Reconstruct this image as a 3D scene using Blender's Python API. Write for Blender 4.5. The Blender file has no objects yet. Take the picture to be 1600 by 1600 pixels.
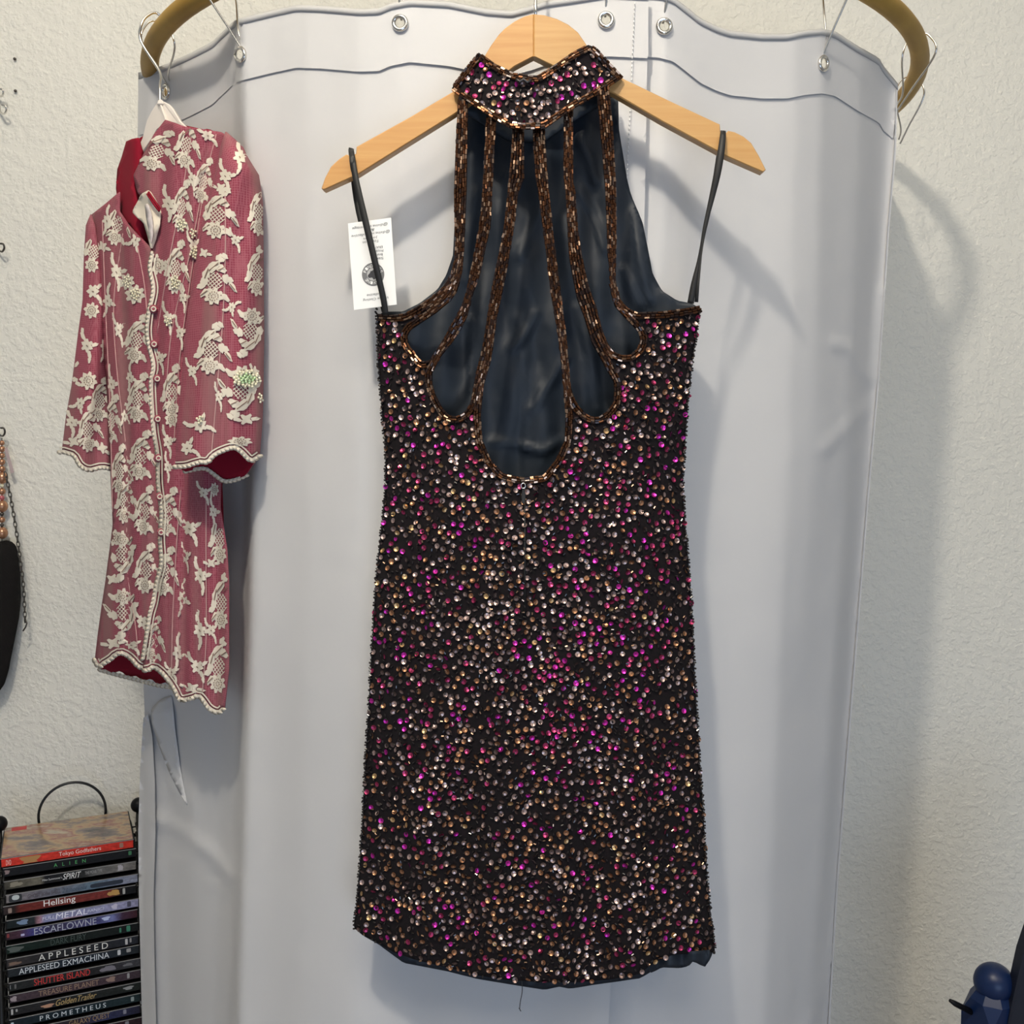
import bpy, math, random
import numpy as np
from mathutils import Vector, Matrix
from mathutils.geometry import delaunay_2d_cdt

random.seed(7)
rng = np.random.default_rng(7)
S = bpy.context.scene
COL = S.collection
R = math.radians

# ------------------------------------------------------------------ camera
EYE = 1.55
PITCH = R(4.0)
cam = bpy.data.cameras.new('camera')
cam.sensor_width = 36.0
cam.lens = 36.0            # 1600 px focal length on a 1600 px frame
cam.clip_start = 0.02
camo = bpy.data.objects.new('camera', cam)
COL.objects.link(camo)
camo.location = (0, 0, EYE)
camo.rotation_euler = (math.pi / 2 - PITCH, 0, 0)
S.camera = camo

# ------------------------------------------------------------------ world, lamps, exposure
W = bpy.data.worlds.new('room_light')
S.world = W
W.use_nodes = True
W.node_tree.nodes['Background'].inputs[0].default_value = (0.92, 0.96, 1.0, 1)
W.node_tree.nodes['Background'].inputs[1].default_value = 0.25


def lamp(name, loc, power, color, radius):
    l = bpy.data.lights.new(name, 'POINT')
    l.energy = power
    l.color = color
    l.shadow_soft_size = radius
    o = bpy.data.objects.new(name, l)
    o.location = loc
    COL.objects.link(o)
    return o


lamp('ceiling_lamp', (-0.30, 0.0, 2.75), 62, (1.0, 0.91, 0.77), 0.05)
lamp('wall_lamp', (1.25, -0.55, 2.45), 8, (1.0, 0.92, 0.80), 0.06)
win = bpy.data.lights.new('window_daylight', 'AREA')
win.shape = 'RECTANGLE'
win.size, win.size_y = 1.4, 1.1
win.energy = 21
win.color = (0.52, 0.70, 1.0)
wino = bpy.data.objects.new('window_daylight', win)
wino.location = (0.5, -1.8, 0.75)
wino.rotation_euler = (R(88), 0, R(8))
COL.objects.link(wino)
pan = bpy.data.lights.new('overhead_fill', 'AREA')  # unseen soft fill, added overhead to light the curtain evenly; no real fixture
pan.shape = 'DISK'
pan.size = 0.7
pan.energy = 10
pan.color = (1.0, 0.93, 0.82)
pano = bpy.data.objects.new('overhead_fill', pan)
pano.location = (0.25, -0.55, 2.9)
pano.rotation_euler = (R(38), 0, 0)
COL.objects.link(pano)

S.view_settings.view_transform = 'Standard'
S.view_settings.look = 'None'
S.view_settings.gamma = 1.0
S.view_settings.use_curve_mapping = False
S.view_settings.exposure = 0.0


# ------------------------------------------------------------------ helpers
def ray(px, py):
    dx = (np.asarray(px, float) - 800.0) / 1600.0
    dz = -(np.asarray(py, float) - 800.0) / 1600.0
    return dx, math.cos(PITCH) + dz * math.sin(PITCH), -math.sin(PITCH) + dz * math.cos(PITCH)


def P(px, py, Y):
    """world point seen at pixel (px, py) on the vertical plane y = Y"""
    dx, dy, dz = ray(px, py)
    t = np.asarray(Y, float) / dy
    return np.stack(np.broadcast_arrays(dx * t, dy * t, EYE + dz * t), -1)


def PV(px, py, Y):
    return Vector(P(px, py, Y).tolist())


def props(o, label=None, cat=None, group=None, kind=None):
    if label: o['label'] = label
    if cat: o['category'] = cat
    if group: o['group'] = group
    if kind: o['kind'] = kind
    return o


def empty(name, loc, label, cat, group=None):
    o = bpy.data.objects.new(name, None)
    o.empty_display_size = 0.05
    o.location = loc
    COL.objects.link(o)
    return props(o, label, cat, group)


def link(name, me, mats=None, parent=None):
    if mats is not None:
        for m in (mats if isinstance(mats, (list, tuple)) else [mats]):
            me.materials.append(m)
    o = bpy.data.objects.new(name, me)
    COL.objects.link(o)
    if parent is not None:
        o.parent = parent
        o.matrix_parent_inverse = Matrix.Translation(-Vector(parent.location)) if parent.rotation_euler[:] == (0, 0, 0) else parent.matrix_basis.inverted()
    return o


def mesh(name, v, f, mats=None, parent=None, smooth=True, mi=None):
    me = bpy.data.meshes.new(name)
    v = np.asarray(v, float)
    me.from_pydata(v.tolist(), [], f if isinstance(f, list) else np.asarray(f).tolist())
    if smooth:
        me.polygons.foreach_set('use_smooth', [True] * len(me.polygons))
    o = link(name, me, mats, parent)
    if mi is not None:
        me.polygons.foreach_set('material_index', np.asarray(mi, np.int32))
    me.update()
    return o


def solidify(o, t, offset=1.0, inner=None):
    m = o.modifiers.new('thickness', 'SOLIDIFY')
    m.thickness = t
    m.offset = offset
    if inner is not None:
        o.data.materials.append(inner)
        m.material_offset = 1
    return o


def resample(pts, step, closed=False):
    pts = np.asarray(pts, float)
    if closed:
        pts = np.vstack([pts, pts[:1]])
    d = np.r_[0, np.cumsum(np.hypot(*np.diff(pts, axis=0).T))] if pts.shape[1] == 2 else np.r_[0, np.cumsum(np.linalg.norm(np.diff(pts, axis=0), axis=1))]
    n = max(2, int(round(d[-1] / step)) + 1)
    s = np.linspace(0, d[-1], n)
    out = np.stack([np.interp(s, d, pts[:, k]) for k in range(pts.shape[1])], -1)
    return out[:-1] if closed else out


def smooth_path(pts, n=8):
    """Catmull-Rom through the points (any dimension)"""
    p = np.asarray(pts, float)
    p = np.vstack([2 * p[0] - p[1], p, 2 * p[-1] - p[-2]])
    out = []
    for i in range(1, len(p) - 2):
        for t in np.linspace(0, 1, n, endpoint=False):
            a, b, c, d = p[i - 1], p[i], p[i + 1], p[i + 2]
            out.append(0.5 * ((2 * b) + (c - a) * t + (2 * a - 5 * b + 4 * c - d) * t * t + (3 * b - a - 3 * c + d) * t ** 3))
    out.append(p[-2])
    return np.array(out)


def inside(poly, x, y):
    poly = np.asarray(poly, float)
    x = np.asarray(x, float); y = np.asarray(y, float)
    res = np.zeros(np.broadcast(x, y).shape, bool)
    j = len(poly) - 1
    for i in range(len(poly)):
        xi, yi = poly[i]; xj, yj = poly[j]
        c = ((yi > y) != (yj > y))
        if yi != yj:
            c &= x < (xj - xi) * (y - yi) / (yj - yi) + xi
        res ^= c
        j = i
    return res


def panel(outer, holes=(), step=10.0, edge=None):
    """triangulated sheet in pixel space: outline, holes and a jittered inner grid"""
    edge = edge or step * 0.7
    loops = [resample(outer, edge, True)] + [resample(h, min(edge, 4.0) if len(h) > 12 else edge, True) for h in holes]
    pts, edges = [], []
    for l in loops:
        b = len(pts)
        pts += l.tolist()
        edges += [(b + i, b + (i + 1) % len(l)) for i in range(len(l))]
    o = loops[0]
    gx, gy = np.meshgrid(np.arange(o[:, 0].min(), o[:, 0].max(), step), np.arange(o[:, 1].min(), o[:, 1].max(), step))
    gx = gx + (np.arange(gx.shape[0]) % 2)[:, None] * step * 0.5
    gx, gy = gx.ravel(), gy.ravel()
    k = inside(o, gx, gy)
    for h in loops[1:]:
        k &= ~inside(h, gx, gy)
    gx, gy = gx[k], gy[k]
    allp = np.array(pts)
    keep = np.ones(len(gx), bool)
    for i in range(0, len(gx), 2000):
        d2 = (gx[i:i + 2000, None] - allp[None, :, 0]) ** 2 + (gy[i:i + 2000, None] - allp[None, :, 1]) ** 2
        keep[i:i + 2000] = d2.min(1) > (0.45 * edge) ** 2
    pts += np.stack([gx[keep], gy[keep]], -1).tolist()
    r = delaunay_2d_cdt([Vector(p) for p in pts], edges, [], 0, 1e-5)
    v = np.array([tuple(p) for p in r[0]])
    f = np.array([t for t in r[2] if len(t) == 3])
    c = v[f].mean(1)
    k = inside(loops[0], c[:, 0], c[:, 1])
    for h in loops[1:]:
        k &= ~inside(h, c[:, 0], c[:, 1])
    f = f[k]
    # face the camera (pixel y runs down, so a clockwise pixel triangle is counter-clockwise in space)
    a = v[f]
    cr = (a[:, 1, 0] - a[:, 0, 0]) * (a[:, 2, 1] - a[:, 0, 1]) - (a[:, 1, 1] - a[:, 0, 1]) * (a[:, 2, 0] - a[:, 0, 0])
    f[cr > 0] = f[cr > 0][:, ::-1]
    return v, f


def sheet(name, outer, holes, step, fn, mats, parent=None, edge=None):
    v, f = panel(outer, holes, step, edge)
    return mesh(name, fn(v[:, 0], v[:, 1]), f, mats, parent)


def tube_data(path, r, seg=10, closed=False):
    p = np.asarray(path, float)
    n = len(p)
    r = np.broadcast_to(np.asarray(r, float), (n,))
    t = (np.roll(p, -1, 0) - np.roll(p, 1, 0)) if closed else np.gradient(p, axis=0)
    t /= np.linalg.norm(t, axis=1)[:, None] + 1e-12
    up = np.array([0.0, 0, 1]) if abs(t[0][2]) < 0.9 else np.array([1.0, 0, 0])
    nrm = np.cross(t[0], up); nrm /= np.linalg.norm(nrm)
    V = []
    for i in range(n):
        nrm = nrm - t[i] * np.dot(nrm, t[i])
        nrm /= np.linalg.norm(nrm) + 1e-12
        b = np.cross(t[i], nrm)
        for k in range(seg):
            a = 2 * math.pi * k / seg
            V.append(p[i] + r[i] * (nrm * math.cos(a) + b * math.sin(a)))
    F = []
    for i in range(n if closed else n - 1):
        j = (i + 1) % n
        for k in range(seg):
            k2 = (k + 1) % seg
            F.append((i * seg + k, i * seg + k2, j * seg + k2, j * seg + k))
    if not closed:
        F.append(tuple(range(seg))[::-1])
        F.append(tuple((n - 1) * seg + k for k in range(seg)))
    return np.array(V), F


def tube(name, path, r, mats, parent=None, seg=10, closed=False):
    v, f = tube_data(path, r, seg, closed)
    return mesh(name, v, f, mats, parent)


def merge(items):
    V, F, b = [], [], 0
    for v, f in items:
        V.append(np.asarray(v, float))
        F += [tuple(int(i) + b for i in t) for t in f]
        b += len(v)
    return np.vstack(V), F


def ball_data(c, r, seg=14, rings=9, sz=1.0):
    V, F = [], []
    c = np.asarray(c, float)
    for i in range(1, rings):
        th = math.pi * i / rings
        for k in range(seg):
            a = 2 * math.pi * k / seg
            V.append(c + r * np.array([math.sin(th) * math.cos(a), math.sin(th) * math.sin(a), sz * math.cos(th)]))
    V.append(c + np.array([0, 0, r * sz])); V.append(c - np.array([0, 0, r * sz]))
    n = len(V)
    for i in range(rings - 2):
        for k in range(seg):
            k2 = (k + 1) % seg
            F.append((i * seg + k, (i + 1) * seg + k, (i + 1) * seg + k2, i * seg + k2))
    for k in range(seg):
        k2 = (k + 1) % seg
        F.append((n - 2, k, k2))
        F.append((n - 1, (rings - 2) * seg + k2, (rings - 2) * seg + k))
    return np.array(V), F


def box_data(o, ux, uy, uz, bev=0.0):
    """box from corner o along three edge vectors, edges bevelled by shrinking each face"""
    o, ux, uy, uz = (np.asarray(a, float) for a in (o, ux, uy, uz))
    L = [np.linalg.norm(a) for a in (ux, uy, uz)]
    E = [ux / L[0], uy / L[1], uz / L[2]]
    c = o + (ux + uy + uz) / 2
    V, idx = [], {}
    for sx in (-1, 1):
        for sy in (-1, 1):
            for sz in (-1, 1):
                for ax in range(3):
                    h = [L[0] / 2, L[1] / 2, L[2] / 2]
                    for k in range(3):
                        if k != ax: h[k] -= bev
                    idx[(sx, sy, sz, ax)] = len(V)
                    V.append(c + sx * h[0] * E[0] + sy * h[1] * E[1] + sz * h[2] * E[2])
    F = []
    s = (-1, 1)
    for a in s:
        F.append([idx[(a, -1, -1, 0)], idx[(a, 1, -1, 0)], idx[(a, 1, 1, 0)], idx[(a, -1, 1, 0)]][::a])
        F.append([idx[(-1, a, -1, 1)], idx[(-1, a, 1, 1)], idx[(1, a, 1, 1)], idx[(1, a, -1, 1)]][::a])
        F.append([idx[(-1, -1, a, 2)], idx[(1, -1, a, 2)], idx[(1, 1, a, 2)], idx[(-1, 1, a, 2)]][::a])
    for a in s:
        for b in s:
            F.append([idx[(a, b, -1, 0)], idx[(a, b, 1, 0)], idx[(a, b, 1, 1)], idx[(a, b, -1, 1)]])
            F.append([idx[(a, -1, b, 0)], idx[(a, 1, b, 0)], idx[(a, 1, b, 2)], idx[(a, -1, b, 2)]])
            F.append([idx[(-1, a, b, 1)], idx[(1, a, b, 1)], idx[(1, a, b, 2)], idx[(-1, a, b, 2)]])
            for d in s:
                F.append([idx[(a, b, d, 0)], idx[(a, b, d, 1)], idx[(a, b, d, 2)]])
    return np.array(V), [tuple(t) for t in F]


def plate(name, pts, Y, th, mats, parent=None, bev=0.001):
    """thick flat plate: outline in pixels at depth Y (number or one value per point)"""
    pts = np.asarray(pts, float)
    if inside(pts, 0, 0) is None: pass
    x, y = pts[:, 0], pts[:, 1]
    if np.sum(x * np.roll(y, -1) - np.roll(x, -1) * y) > 0:
        pts = pts[::-1]
        if np.ndim(Y): Y = np.asarray(Y)[::-1]
    Y = np.broadcast_to(np.asarray(Y, float), (len(pts),))
    c = pts.mean(0)
    n = len(pts)
    front = P(pts[:, 0], pts[:, 1], Y)
    # inset ring for the bevelled edge
    d = np.roll(pts, -1, 0) - np.roll(pts, 1, 0)
    d /= np.linalg.norm(d, axis=1)[:, None] + 1e-9
    nn = np.stack([-d[:, 1], d[:, 0]], -1)
    test = pts + nn * 1.0
    sgn = 1.0 if inside(pts, test[:, 0], test[:, 1]).mean() > 0.5 else -1.0
    ip = pts + nn * sgn * bev * 1600
    f_in = P(ip[:, 0], ip[:, 1], Y)
    back = front + np.array([0, th, 0])
    mid = front + np.array([0, bev, 0])
    V = np.vstack([f_in, mid, back])
    F = [tuple(range(n))]
    for i in range(n):
        j = (i + 1) % n
        F.append((i, n + i, n + j, j))
        F.append((n + i, 2 * n + i, 2 * n + j, n + j))
    F.append(tuple(range(2 * n, 3 * n))[::-1])
    return mesh(name, V, F, mats, parent, smooth=False)


def text_data(txt, shear=0.0, space=1.0):
    c = bpy.data.curves.new('lettering', 'FONT')
    c.body = txt
    c.size = 1.0
    c.shear = shear
    c.space_character = space
    c.resolution_u = 3
    o = bpy.data.objects.new('lettering', c)
    COL.objects.link(o)
    dg = bpy.context.evaluated_depsgraph_get()
    me = bpy.data.meshes.new_from_object(o.evaluated_get(dg))
    v = np.array([tuple(q.co) for q in me.vertices])
    f = [tuple(p.vertices) for p in me.polygons]
    bpy.data.objects.remove(o)
    bpy.data.meshes.remove(me)
    bpy.data.curves.remove(c)
    v = v[:, :2] - v[:, :2].min(0)
    v /= v.max(0)
    return v, f


# ------------------------------------------------------------------ materials
def mat(name, color, rough=0.6, metal=0.0, spec=0.5, **kw):
    m = bpy.data.materials.new(name)
    m.use_nodes = True
    b = m.node_tree.nodes['Principled BSDF']
    b.inputs['Base Color'].default_value = (*color, 1)
    b.inputs['Roughness'].default_value = rough
    b.inputs['Metallic'].default_value = metal
    b.inputs['Specular IOR Level'].default_value = spec
    for k, v in kw.items():
        b.inputs[k.replace('_', ' ')].default_value = v
    return m


def nodes(m):
    return m.node_tree, m.node_tree.nodes['Principled BSDF']


def coord(nt, scale=(1, 1, 1), rot=(0, 0, 0), kind='Object'):
    tc = nt.nodes.new('ShaderNodeTexCoord')
    mp = nt.nodes.new('ShaderNodeMapping')
    mp.inputs['Scale'].default_value = scale
    mp.inputs['Rotation'].default_value = rot
    nt.links.new(tc.outputs[kind], mp.inputs[0])
    return mp.outputs[0]


def noise(nt, vec, scale, detail=3, rough=0.5):
    n = nt.nodes.new('ShaderNodeTexNoise')
    n.inputs['Scale'].default_value = scale
    n.inputs['Detail'].default_value = detail
    n.inputs['Roughness'].default_value = rough
    nt.links.new(vec, n.inputs['Vector'])
    return n.outputs['Fac']


def ramp(nt, fac, stops, interp='LINEAR'):
    r = nt.nodes.new('ShaderNodeValToRGB')
    r.color_ramp.interpolation = interp
    e = r.color_ramp.elements
    while len(e) < len(stops): e.new(0.5)
    for el, (p, c) in zip(e, stops):
        el.position = p
        el.color = (*c, 1)
    nt.links.new(fac, r.inputs[0])
    return r.outputs[0]


def bump(nt, b, fac, strength, dist):
    n = nt.nodes.new('ShaderNodeBump')
    n.inputs['Strength'].default_value = strength
    n.inputs['Distance'].default_value = dist
    nt.links.new(fac, n.inputs['Height'])
    nt.links.new(n.outputs[0], b.inputs['Normal'])
    return n


def plaster(name, color):
    m = mat(name, color, 0.55, spec=0.35)
    nt, b = nodes(m)
    v = coord(nt)
    a = noise(nt, v, 95, 4, 0.55)
    r = ramp(nt, a, [(0.42, (0, 0, 0)), (0.62, (1, 1, 1))])
    bump(nt, b, r, 0.42, 0.003)
    big = noise(nt, v, 1.6, 2)
    c = ramp(nt, big, [(0.3, tuple(x * 0.95 for x in color)), (0.7, color)])
    nt.links.new(c, b.inputs['Base Color'])
    return m


def cloth(name, color, scale=900, strength=0.25, rough=0.85, sheen=0.0, wr=0.0, wrs=9, color2=None):
    m = mat(name, color, rough, spec=0.25)
    nt, b = nodes(m)
    v = coord(nt, rot=(0, R(40), 0))
    w = nt.nodes.new('ShaderNodeTexWave')
    w.inputs['Scale'].default_value = scale
    nt.links.new(v, w.inputs['Vector'])
    n1 = bump(nt, b, w.outputs['Fac'], strength, 0.0006)
    if wr:
        n2 = nt.nodes.new('ShaderNodeBump')
        n2.inputs['Strength'].default_value = 1.0
        n2.inputs['Distance'].default_value = wr
        nt.links.new(noise(nt, coord(nt), wrs, 3, 0.5), n2.inputs['Height'])
        nt.links.new(n2.outputs[0], n1.inputs['Normal'])
    if color2:
        c = ramp(nt, noise(nt, coord(nt), 500, 1), [(0.35, color), (0.65, color2)])
        nt.links.new(c, b.inputs['Base Color'])
    b.inputs['Sheen Weight'].default_value = sheen
    return m


def wood(name, c1, c2, rot=0.0):
    m = mat(name, c1, 0.38, spec=0.5)
    nt, b = nodes(m)
    v = coord(nt, (6, 6, 130), (0, rot, 0))
    c = ramp(nt, noise(nt, v, 1.4, 4, 0.6), [(0.3, c1), (0.7, c2)])
    nt.links.new(c, b.inputs['Base Color'])
    return m


M = {}
M['wall'] = plaster('wall_plaster', (0.76, 0.745, 0.68))
M['ceiling'] = mat('ceiling_paint', (0.8, 0.79, 0.75), 0.8)
M['floor'] = cloth('floor_carpet', (0.30, 0.27, 0.24), 300, 0.4)
M['curtain'] = cloth('grey_curtain', (0.60, 0.597, 0.60), 900, 0.22, 0.7, wr=0.006, wrs=5)
M['binding'] = cloth('grey_curtain_binding', (0.47, 0.47, 0.47), 900, 0.2)
M['stitch'] = mat('pale_thread', (0.75, 0.75, 0.75), 0.8)
M['gold'] = mat('gold_paint', (0.46, 0.30, 0.075), 0.5, 0.15, 0.3)
nt, b = nodes(M['gold'])
nt.links.new(ramp(nt, noise(nt, coord(nt), 14, 3), [(0.3, (0.30, 0.17, 0.028)), (0.7, (0.42, 0.26, 0.05))]), b.inputs['Base Color'])
M['chrome'] = mat('bright_wire', (0.72, 0.70, 0.66), 0.22, 1.0)
M['darkmetal'] = mat('dark_metal', (0.10, 0.09, 0.08), 0.35, 0.9)
M['wood_l'] = wood('beech_left', (0.50, 0.25, 0.08), (0.57, 0.32, 0.115), R(-25))
M['wood_r'] = wood('beech_right', (0.49, 0.265, 0.09), (0.56, 0.335, 0.13), R(22))
M['dress'] = cloth('black_dress_cloth', (0.005, 0.0045, 0.005), 1200, 0.3, 0.95, color2=(0.010, 0.006, 0.008))
M['satin'] = cloth('navy_satin', (0.015, 0.021, 0.031), 1500, 0.12, 0.45, wr=0.014, wrs=9)
M['ribbon'] = mat('black_ribbon', (0.012, 0.012, 0.012), 0.6)
M['bugle'] = mat('bronze_bugle_bead', (0.14, 0.062, 0.032), 0.24, 0.92)
M['bugle_b'] = mat('pale_bugle_bead', (0.48, 0.31, 0.21), 0.25, 0.95)
M['bugle_d'] = mat('dark_bugle_bead', (0.025, 0.013, 0.010), 0.2, 0.3, 0.4)
M['jet'] = mat('jet_bead', (0.02, 0.016, 0.016), 0.18, 0.1, 0.6)
SEQ = [('sequin_pale', (0.52, 0.38, 0.35)), ('sequin_bronze', (0.40, 0.20, 0.11)), ('sequin_berry', (0.42, 0.05, 0.14)),
       ('sequin_magenta', (0.62, 0.04, 0.40)), ('sequin_gold', (0.62, 0.40, 0.20)), ('sequin_smoke', (0.20, 0.14, 0.13))]
SEQM = [mat(n, c, 0.36, 0.9, 0.5) for n, c in SEQ]


def jacket_cloth():
    m = mat('rose_net_over_satin', (0.36, 0.09, 0.14), 0.75, spec=0.25)
    nt, b = nodes(m)
    v = coord(nt)
    w1 = nt.nodes.new('ShaderNodeTexVoronoi')
    w1.inputs['Scale'].default_value = 400
    w1.inputs['Randomness'].default_value = 0.12
    nt.links.new(v, w1.inputs['Vector'])
    net = ramp(nt, w1.outputs['Distance'], [(0.25, (0.22, 0.030, 0.056)), (0.6, (0.31, 0.092, 0.12))])
    st = noise(nt, coord(nt, (26, 26, 2.0)), 1.0, 3)
    grey = ramp(nt, st, [(0.48, (0, 0, 0)), (0.66, (1, 1, 1))])
    mx = nt.nodes.new('ShaderNodeMix')
    mx.data_type = 'RGBA'
    nt.links.new(grey, mx.inputs['Factor'])
    nt.links.new(net, mx.inputs['A'])
    mx.inputs['B'].default_value = (0.24, 0.108, 0.112, 1)
    nt.links.new(mx.outputs['Result'], b.inputs['Base Color'])
    bump(nt, b, w1.outputs['Distance'], 0.2, 0.0005)
    return m


M['rose'] = jacket_cloth()
M['red'] = cloth('crimson_lining', (0.22, 0.004, 0.018), 1200, 0.1, 0.9)
M['lace'] = mat('cream_lace', (0.66, 0.60, 0.50), 0.85, spec=0.2)
M['lacecord'] = mat('dark_lace_cord', (0.20, 0.12, 0.09), 0.8)
M['tuck'] = mat('pale_pink_net', (0.46, 0.27, 0.26), 0.85)
M['facing'] = mat('white_facing', (0.52, 0.47, 0.46), 0.8)
M['plastic_w'] = mat('cream_plastic', (0.72, 0.66, 0.60), 0.35)
M['pearl'] = mat('cream_pearl', (0.72, 0.68, 0.50), 0.15, 0.1, 0.8)
M['irid'] = mat('iridescent_bead', (0.60, 0.78, 0.45), 0.1, 0.5, 0.8)
M['card'] = mat('white_card', (0.84, 0.84, 0.82), 0.6)
M['ink'] = mat('black_ink', (0.04, 0.04, 0.045), 0.7)
M['ink2'] = mat('grey_ink', (0.16, 0.16, 0.16), 0.7)
M['ink3'] = mat('pale_ink', (0.45, 0.45, 0.44), 0.7)
M['blackplastic'] = mat('black_plastic', (0.006, 0.006, 0.007), 0.4, spec=0.15)
M['blackwire'] = mat('black_wire', (0.012, 0.012, 0.012), 0.35, 0.3)
M['navy'] = mat('navy_paint', (0.005, 0.016, 0.062), 0.36, spec=0.35)
M['navyd'] = mat('dark_navy_board', (0.004, 0.006, 0.015), 0.5)
M['copper'] = mat('copper_pearl', (0.42, 0.22, 0.13), 0.25, 0.6)
M['pinkglass'] = mat('pink_glass_bead', (0.45, 0.12, 0.14), 0.1, 0.2)
M['bag'] = cloth('black_bag_cloth', (0.006, 0.005, 0.005), 200, 0.5, 0.9)

# ------------------------------------------------------------------ room
WA, WB = 1.72, 0.0              # back wall: y = WA + WB x


def wall_y(x): return WA + WB * x


def quad(name, pts, m, kind='structure', th=None):
    o = mesh(name, pts, [tuple(range(len(pts)))], m, smooth=False)
    o['kind'] = kind
    return o


def slab(name, o, ux, uy, uz, m):
    v, f = box_data(o, ux, uy, uz, 0.002)
    ob = mesh(name, v, f, m, smooth=False)
    ob['kind'] = 'structure'
    return ob


wd = np.array([math.cos(math.atan(WB)), math.sin(math.atan(WB)), 0])
wn = np.array([-wd[1], wd[0], 0])
w0 = np.array([0, WA, 0]) - wd * 2.4
slab('wall_back', w0, wd * 5.2, wn * 0.1, (0, 0, 3.0), M['wall'])
slab('floor', w0 - wn * 4.6 + np.array([0, 0, -0.06]), wd * 5.2, wn * 4.7, (0, 0, 0.06), M['floor'])
slab('ceiling', w0 - wn * 4.6 + np.array([0, 0, 3.0]), wd * 5.2, wn * 4.7, (0, 0, 0.06), M['ceiling'])

# ------------------------------------------------------------------ hoop rail
HC = np.array([0.030, 1.572])
HR = 0.540
HZ = EYE + 0.497
HT = 0.0118


def hoop_pt(a):
    """a: angle measured from the side nearest the camera, positive to the right"""
    return np.array([HC[0] + HR * math.sin(a), HC[1] - HR * math.cos(a), HZ])


hoop = tube('hoop_rail', [hoop_pt(a) for a in np.linspace(-R(106), R(106), 90)], HT, M['gold'], seg=16)
props(hoop, 'gold painted half-round hoop rail that carries the grey curtains', 'curtain rail')

# ------------------------------------------------------------------ curtains
ROWS = np.array([0.0, 700.0, 1100, 1600.0])
# knots: px at rows 0, 700, 1100, 1600, depth
LK = np.array([
    (215, 216, 218, 222, 1.440), (232, 232, 232, 236, 1.410), (246, 246, 243, 243, 1.400), (258, 258, 262, 262, 1.385), (300, 300, 300, 300, 1.325),
    (340, 350, 345, 338, 1.275), (364, 388, 376, 362, 1.225), (373, 397, 386, 370, 1.150), (420, 430, 425, 410, 1.128), (480, 485, 478, 470, 1.094),
    (560, 560, 560, 552, 1.062), (625, 625, 625, 625, 1.047), (700, 690, 690, 690, 1.043), (790, 790, 790, 780, 1.042), (880, 870, 860, 850, 1.040),
    (947, 930, 918, 905, 1.037), (985, 965, 945, 925, 1.036), (1012, 995, 975, 950, 1.036)], float)
RK = np.array([
    (985, 960, 930, 905, 1.050), (1015, 1000, 985, 955, 1.049), (1040, 1030, 1015, 990, 1.046), (1065, 1060, 1050, 1040, 1.054), (1110, 1105, 1100, 1090, 1.072),
    (1180, 1175, 1165, 1155, 1.098), (1245, 1235, 1215, 1195, 1.118), (1287, 1270, 1240, 1215, 1.140), (1300, 1285, 1255, 1228, 1.155), (1350, 1325, 1300, 1265, 1.205),
    (1385, 1348, 1318, 1285, 1.258), (1400, 1358, 1326, 1293, 1.275), (1412, 1366, 1334, 1301, 1.277)], float)
LRIDGE = [([(247, 1280), (290, 1300), (335, 1338), (362, 1372)], 0.009, 9), ([(240, 1140), (262, 1205), (292, 1258)], 0.003, 9),
          ([(224, 1122), (250, 1112), (285, 1106)], 0.004, 9), ([(300, 1240), (305, 1290)], 0.004, 5),
          ([(320, 1386), (362, 1388)], 0.004, 4), ([(255, 1085), (262, 1180), (275, 1240)], 0.007, 7), ([(246, 1360), (290, 1340), (330, 1318)], 0.003, 5)]
RRIDGE = [([(1305, 538), (1330, 545), (1352, 590)], 0.006, 7), ([(1290, 700), (1330, 660), (1350, 640)], 0.005, 9), ([(1378, 450), (1366, 600)], 0.005, 5), ([(1262, 1600), (1285, 1540), (1297, 1480)], 0.006, 4)]


def seg_dist(x, y, pl):
    d = np.full(x.shape, 1e9)
    pl = np.asarray(pl, float)
    for a, b in zip(pl[:-1], pl[1:]):
        ab = b - a
        t = np.clip(((x - a[0]) * ab[0] + (y - a[1]) * ab[1]) / (ab @ ab), 0, 1)
        d = np.minimum(d, np.hypot(x - a[0] - t * ab[0], y - a[1] - t * ab[1]))
    return d


def curtain_depth(K, ridges):
    rows = np.arange(-40, 1961, 20.0)
    xs = np.arange(150, 1481, 1.0)
    T = np.zeros((len(rows), len(xs)))
    ker = np.exp(-np.linspace(-2, 2, 13) ** 2); ker /= ker.sum()
    for i, r in enumerate(rows):
        kx = np.array([np.interp(min(r, 1600), ROWS, k[:4]) for k in K])
        d = np.interp(xs, kx, K[:, 4])
        T[i] = np.convolve(np.pad(d, 6, 'edge'), ker, 'valid')

    def fn(x, y):
        fi = np.clip((y + 40) / 20, 0, len(rows) - 1.001)
        fj = np.clip(x - 150, 0, len(xs) - 1.001)
        i, j = fi.astype(int), fj.astype(int)
        a, b = fi - i, fj - j
        d = (T[i, j] * (1 - b) + T[i, j + 1] * b) * (1 - a) + (T[i + 1, j] * (1 - b) + T[i + 1, j + 1] * b) * a
        d = d + 0.004 * np.sin(x / 34.0 + y / 900.0) * np.clip((y - 100) / 800, 0.15, 1)
        for pl, h, w in ridges:
            d = d - 1.0 * h * np.exp(-(seg_dist(x, y, pl) / w) ** 2)
        return d
    return fn


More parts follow.
